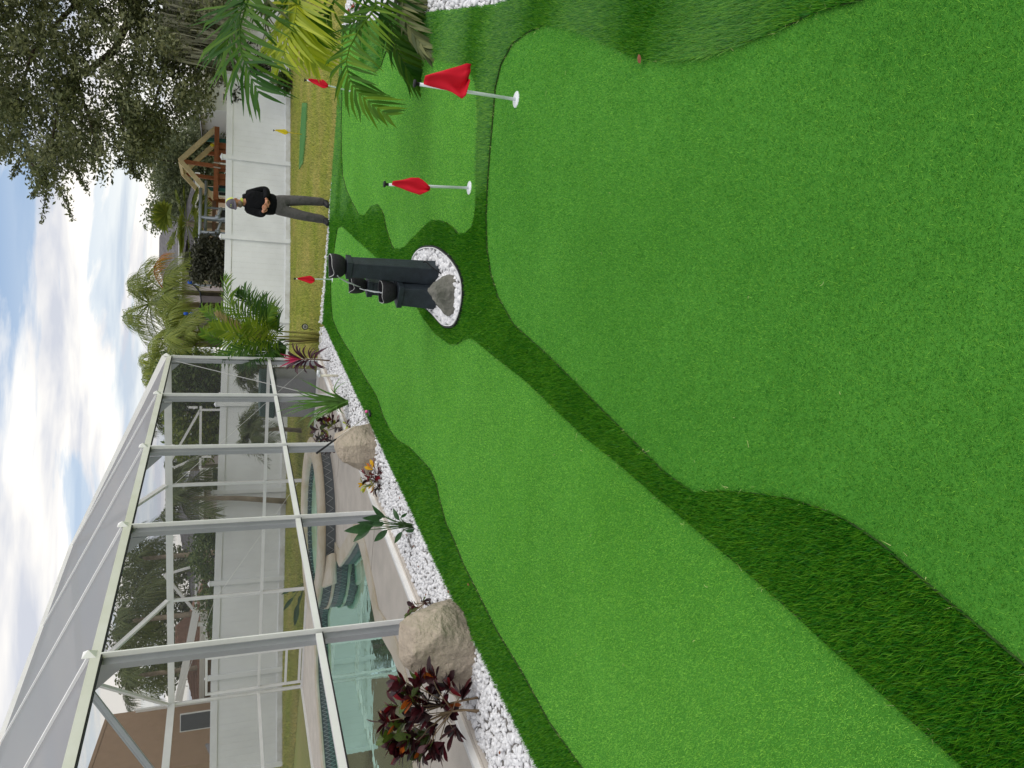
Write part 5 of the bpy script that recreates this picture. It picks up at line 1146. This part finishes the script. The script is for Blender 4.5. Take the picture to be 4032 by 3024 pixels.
MB().tube([U8(760,545,YG),U8(690,720,YG)],.045,8).build('brace',m_galv,t,smooth=True); MB().tube([U8(755,760,YG),U8(690,930,YG)],.04,8).build('brace',m_galv,t,smooth=True)
MB().bar(U8(645,440,YG+1.6),U8(640,1070,YG+1.6),.06,.12).build('wood_beam',m_roofb,t)
for yy in (690,920):
    a=Vector(U8(700,yy+2,YG)); MB().tube([a+Vector((0,0,-.08)),a+Vector((0,0,.08))],.075,8).build('clamp',m_galv,t,smooth=True)
# trampoline
YR=26.2; t=thing('trampoline',(SY(*r5(900,430),YR)[0],YR,0),'black trampoline net with blue pole caps behind the fence','trampoline'); m_blue=mat('blue_cap',srgb(36,92,196),.4); m_pole=mat('dark_pole',srgb(44,48,56),.5); net=screen_mat('net',srgb(30,30,32),.72)
def pole(top,mid,bot,mm):
    P=[SY(*r5(*p),YR) for p in (top,mid,bot)]; P.append((P[-1][0],YR,.0)); MB().tube(P,.035,8).build('pole',mm,t,smooth=True)
    q=Vector(P[0]); MB().lathe(q+Vector((0,0,-.06)),[(.001,.14),(.05,.12),(.06,0),(.001,0)],10).build('cap',m_blue,t,smooth=True)
pole((770,248),(860,275),(1050,268),m_galv); pole((735,520),(820,525),(1050,530),m_galv); pole((790,520),(850,560),(1050,560),m_galv)
MB().tube([SY(*r5(*p),YR) for p in ((775,250),(820,290),(858,330),(868,420),(840,510),(790,522))],.025,6).build('net_edge',m_pole,t,smooth=True)
MB().tube([SY(*r5(*p),YR) for p in ((735,520),(800,540),(835,580),(845,640),(860,720))],.025,6).build('net_edge',m_pole,t,smooth=True)
NP=[SY(*r5(*p),YR) for p in ((858,330),(868,420),(850,500),(835,580),(845,640),(860,720))]
for i in range(len(NP)-1):
    a,c_=NP[i],NP[i+1]; MB().add([a,c_,(c_[0],c_[1],1.2),(a[0],a[1],1.2)],[(0,1,2,3)]).build('net',net,t)

# ================================================================== PERSON
PB=Vector((3.24,13.94,.0)); person=thing('person',PB,'man in black hooded top, grey trousers and lime backed cap at the turf edge','person')
m_skin=mat('skin',srgb(196,138,108),.5,var=.08,nscale=20); m_hood=mat('black_fleece',srgb(18,19,22),.9,bump=.8,bscale=14,bdist=.03,spec=.15); m_trs=mat('grey_twill',srgb(92,89,88),.8,var=.15,nscale=14,bump=1.,bscale=9,bdist=.04); m_shoe=mat('black_shoe',srgb(26,26,28),.6); m_capg=mat('cap_grey',srgb(92,88,98),.8); m_capl=mat('cap_lime',srgb(196,206,92),.8); m_beard=mat('beard',srgb(128,112,98),.95,var=.3,nscale=60)
def skinned(name,V,E,R,m,parent,root=0,sub=2):
    me=bpy.data.meshes.new(name); off=worldloc(parent); me.from_pydata([Vector(v)-off for v in V],E,[]); me.materials.append(m)
    o=bpy.data.objects.new(name,me); COL.objects.link(o); o.parent=parent
    md=o.modifiers.new('skin','SKIN'); md.use_smooth_shade=True
    if not me.skin_vertices: 
        bm=bmesh.new(); bm.from_mesh(me); bm.verts.layers.skin.verify(); bm.to_mesh(me); bm.free()
    for i,r in enumerate(R):
        s_=me.skin_vertices[0].data[i]; s_.radius=r if isinstance(r,tuple) else (r,r); s_.use_root=(i==root)
    sb_=o.modifiers.new('sub','SUBSURF'); sb_.levels=sub; sb_.render_levels=sub; return o
px_,py_=3.24,13.94
def P3(x,dy,z): return (x,py_+dy,z)
# joints: pelvis, waist, chest, neck, head / arms / legs   (the man faces the viewer's left and looks down at his hands)
J=dict(pel=P3(3.25,0,.94),wai=P3(3.25,.0,1.10),che=P3(3.27,.0,1.33),nk0=P3(3.25,-.01,1.48),nk1=P3(3.215,-.05,1.56),hd0=P3(3.195,-.07,1.63),hd1=P3(3.20,-.06,1.73),
 shR=P3(3.44,.03,1.41),elR=P3(3.50,-.04,1.15),wrR=P3(3.27,-.24,1.14),shL=P3(3.10,-.02,1.43),elL=P3(3.04,-.12,1.20),wrL=P3(3.055,-.28,1.19),
 hiR=P3(3.335,.0,.90),knR=P3(3.375,-.03,.49),anR=P3(3.405,.04,.09),toR=P3(3.30,-.10,.05),hiL=P3(3.165,.0,.90),knL=P3(3.085,-.06,.50),anL=P3(3.06,-.0,.09),toL=P3(2.965,-.13,.045))
def chain(names,R):
    return [J[n] for n in names]
Vn=['pel','wai','che','nk0','nk1','hd0','hd1','shR','elR','wrR','shL','elL','wrL','hiR','knR','anR','toR','hiL','knL','anL','toL']
Ee=[('pel','wai'),('wai','che'),('che','nk0'),('nk0','nk1'),('nk1','hd0'),('hd0','hd1'),('che','shR'),('shR','elR'),('elR','wrR'),('che','shL'),('shL','elL'),('elL','wrL'),('pel','hiR'),('hiR','knR'),('knR','anR'),('anR','toR'),('pel','hiL'),('hiL','knL'),('knL','anL'),('anL','toL')]
ix={n:i for i,n in enumerate(Vn)}
Rb=dict(pel=.11,wai=.105,che=.11,nk0=.07,nk1=.055,hd0=.078,hd1=.088,shR=.06,elR=.045,wrR=.03,shL=.06,elL=.045,wrL=.03,hiR=.085,knR=.055,anR=.04,toR=.035,hiL=.085,knL=.055,anL=.04,toL=.035)
skinned('body',[J[n] for n in Vn],[(ix[a],ix[b_]) for a,b_ in Ee],[Rb[n] for n in Vn],m_skin,person)
# hooded top
hv=[P3(3.25,0,.90),P3(3.25,0,1.10),P3(3.27,.0,1.32),P3(3.26,.0,1.475),P3(3.43,.03,1.40),P3(3.505,-.03,1.14),P3(3.40,-.14,1.13),P3(3.285,-.235,1.14),P3(3.10,-.02,1.42),P3(3.035,-.115,1.20),P3(3.05,-.26,1.19)]
skinned('hooded_top',hv,[(0,1),(1,2),(2,3),(2,4),(4,5),(5,6),(6,7),(2,8),(8,9),(9,10)],[(.215,.18),(.215,.175),(.205,.16),(.115,.10),.10,.078,.066,.054,.10,.076,.056],m_hood,person)
MB().lathe((3.285,py_+.04,1.47),[(.06,.0),(.105,.0),(.12,.03),(.10,.075),(.075,.06)],18,(1.05,.9)).build('hood',m_hood,person,smooth=True)
MB().lathe((3.235,py_-.035,1.535),[(.066,.0),(.072,.02),(.066,.045)],16).build('collar',m_capl,person,smooth=True)
# trousers
tv=[P3(3.25,.0,1.06),P3(3.25,0,.92),P3(3.335,.0,.84),P3(3.375,-.03,.49),P3(3.405,.04,.06),P3(3.165,.0,.84),P3(3.085,-.055,.50),P3(3.06,-.0,.06)]
skinned('trousers',tv,[(0,1),(1,2),(2,3),(3,4),(1,5),(5,6),(6,7)],[(.165,.13),(.17,.135),.122,.095,.082,.122,.095,.084],m_trs,person)
for a,b_ in ((J['anR'],J['toR']),(J['anL'],J['toL'])):
    a,b_=Vector(a),Vector(b_); d=(b_-a); d.z=0; d.normalize(); c_=Vector((a.x,a.y,0))
    skinned('shoe',[c_-d*.06+Vector((0,0,.055)),c_+d*.04+Vector((0,0,.06)),c_+d*.16+Vector((0,0,.045)),c_+d*.21+Vector((0,0,.04)),c_+Vector((0,0,.13))],[(0,1),(1,2),(2,3),(1,4)],[.055,.06,.052,.038,.062],m_shoe,person,root=1)
# hands: palm + five fingers each
def hand(w,fd,side,curl=1.):
    w=Vector(w); fd=Vector(fd).normalized(); sd=Vector(side).normalized(); dn=fd.cross(sd).normalized()
    if dn.z>0: dn=-dn
    V=[w,w+fd*.045,w+fd*.085]; E=[(0,1),(1,2)]; R=[.03,(.04,.026),(.042,.024)]
    for k,l_ in enumerate((.065,.075,.07,.055)):
        o_=(k-1.5)*.021; b_=len(V); p=w+fd*.095+sd*o_
        V+=[p,p+fd*l_*.45+dn*.012*curl,p+fd*l_*.55+dn*.045*curl,p+fd*l_*.25+dn*.06*curl]; E+=[(2,b_),(b_,b_+1),(b_+1,b_+2),(b_+2,b_+3)]; R+=[.011,.0105,.0095,.008]
    b_=len(V); V+=[w+fd*.03-sd*.04,w+fd*.065-sd*.055+dn*.02,w+fd*.09-sd*.04+dn*.035]; E+=[(1,b_),(b_,b_+1),(b_+1,b_+2)]; R+=[.014,.011,.009]
    skinned('hand',V,E,R,m_skin,person,root=1,sub=1)
hand(J['wrR'],(-.75,-.35,.0),(0,.1,1)); hand(J['wrL'],(.25,-.9,.0),(.6,.1,.8))
# face, beard, ears
hc=Vector(P3(3.185,-.085,1.665)); fdir=Vector((-.55,-.8,-.22)).normalized(); fs_=fdir.cross(Vector((0,0,1))).normalized(); fu=fs_.cross(fdir)
q=MB(); 
bm=bmesh.new(); bmesh.ops.create_icosphere(bm,subdivisions=3,radius=1)
vs=[(hc-fu*.075+fdir*.03+fs_*(v.co.x*.062)+fdir*(v.co.y*.062)+fu*(v.co.z*.05))[:] for v in bm.verts]; fcs=[tuple(l.index for l in f.verts) for f in bm.faces]; bm.free()
q.add(vs,fcs).build('beard',m_beard,person,smooth=True)
MB().add([hc+fdir*.088+fu*.012,hc+fdir*.082-fu*.028+fs_*.016,hc+fdir*.082-fu*.028-fs_*.016,hc+fdir*.115-fu*.024],[(0,1,3),(0,3,2),(1,2,3)]).build('nose',m_skin,person,smooth=True)
for s_ in (-1,1):
    MB().lathe(hc+fs_*(s_*.088)-fdir*.005-fu*.01,[(.001,.03),(.014,.022),(.018,0),(.012,-.022),(.001,-.03)],8,(.6,1)).build('ear',m_skin,person,smooth=True)
    MB().lathe(hc+fs_*(s_*.032)+fdir*.086+fu*.008,[(.001,.007),(.010,0),(.001,-.007)],8).build('eye',mat('eye',srgb(50,40,36),.3),person,smooth=True)
# cap: dome in two colours and a brim
cc_=hc+fu*.04-fdir*.012
def dome(sel,name,m,sc=1.):
    vs=[];fs=[];n=20;k=7
    for i in range(k+1):
        el=i/k*math.pi/2
        for j in range(n):
            a=2*math.pi*j/n; vs.append(cc_+(fdir*math.cos(a)*.118+fs_*math.sin(a)*.102)*math.cos(el)*sc+fu*(.115*math.sin(el)*sc))
    for i in range(k):
        for j in range(n):
            a=2*math.pi*(j+.5)/n
            if sel(math.cos(a)): x=i*n+j;y=i*n+(j+1)%n; fs.append((x,y,y+n,x+n))
    us=sorted({i for f in fs for i in f}); rm={i:k_ for k_,i in enumerate(us)}
    return MB().add([vs[i] for i in us],[tuple(rm[i] for i in f) for f in fs]).build(name,m,person,smooth=True)
cp=dome(lambda c:True,'cap',m_capl); dome(lambda c:c>.3,'cap_front',m_capg,1.012).parent=cp
o=[ch for ch in person.children if ch.name.startswith('cap_front')]
bv=[];bf=[]
for j in range(11):
    a=(j-5)/5*1.15; e_=cc_+(fdir*math.cos(a)*.117+fs_*math.sin(a)*.10)+fu*.004; e2=e_+fdir*(.085*math.cos(a*1.1))-fu*(.02+.0*j); bv+=[e_,e2,e_-fu*.006,e2-fu*.006]
for j in range(10):
    a=j*4; bf+=[(a,a+4,a+5,a+1),(a+2,a+3,a+7,a+6),(a+1,a+5,a+7,a+3)]
MB().add(bv,bf).build('brim',m_capg,cp,smooth=True)
ep=cc_+fdir*.108+fu*.045
MB().add([ep+fs_*.028+fu*.02,ep+fs_*.010+fu*.018,ep-fu*.018,ep-fs_*.012+fu*.022,ep-fs_*.026+fu*.016,ep-fu*.03],[(0,1,2,5),(3,4,5,2)]).build('emblem',m_capl,cp)
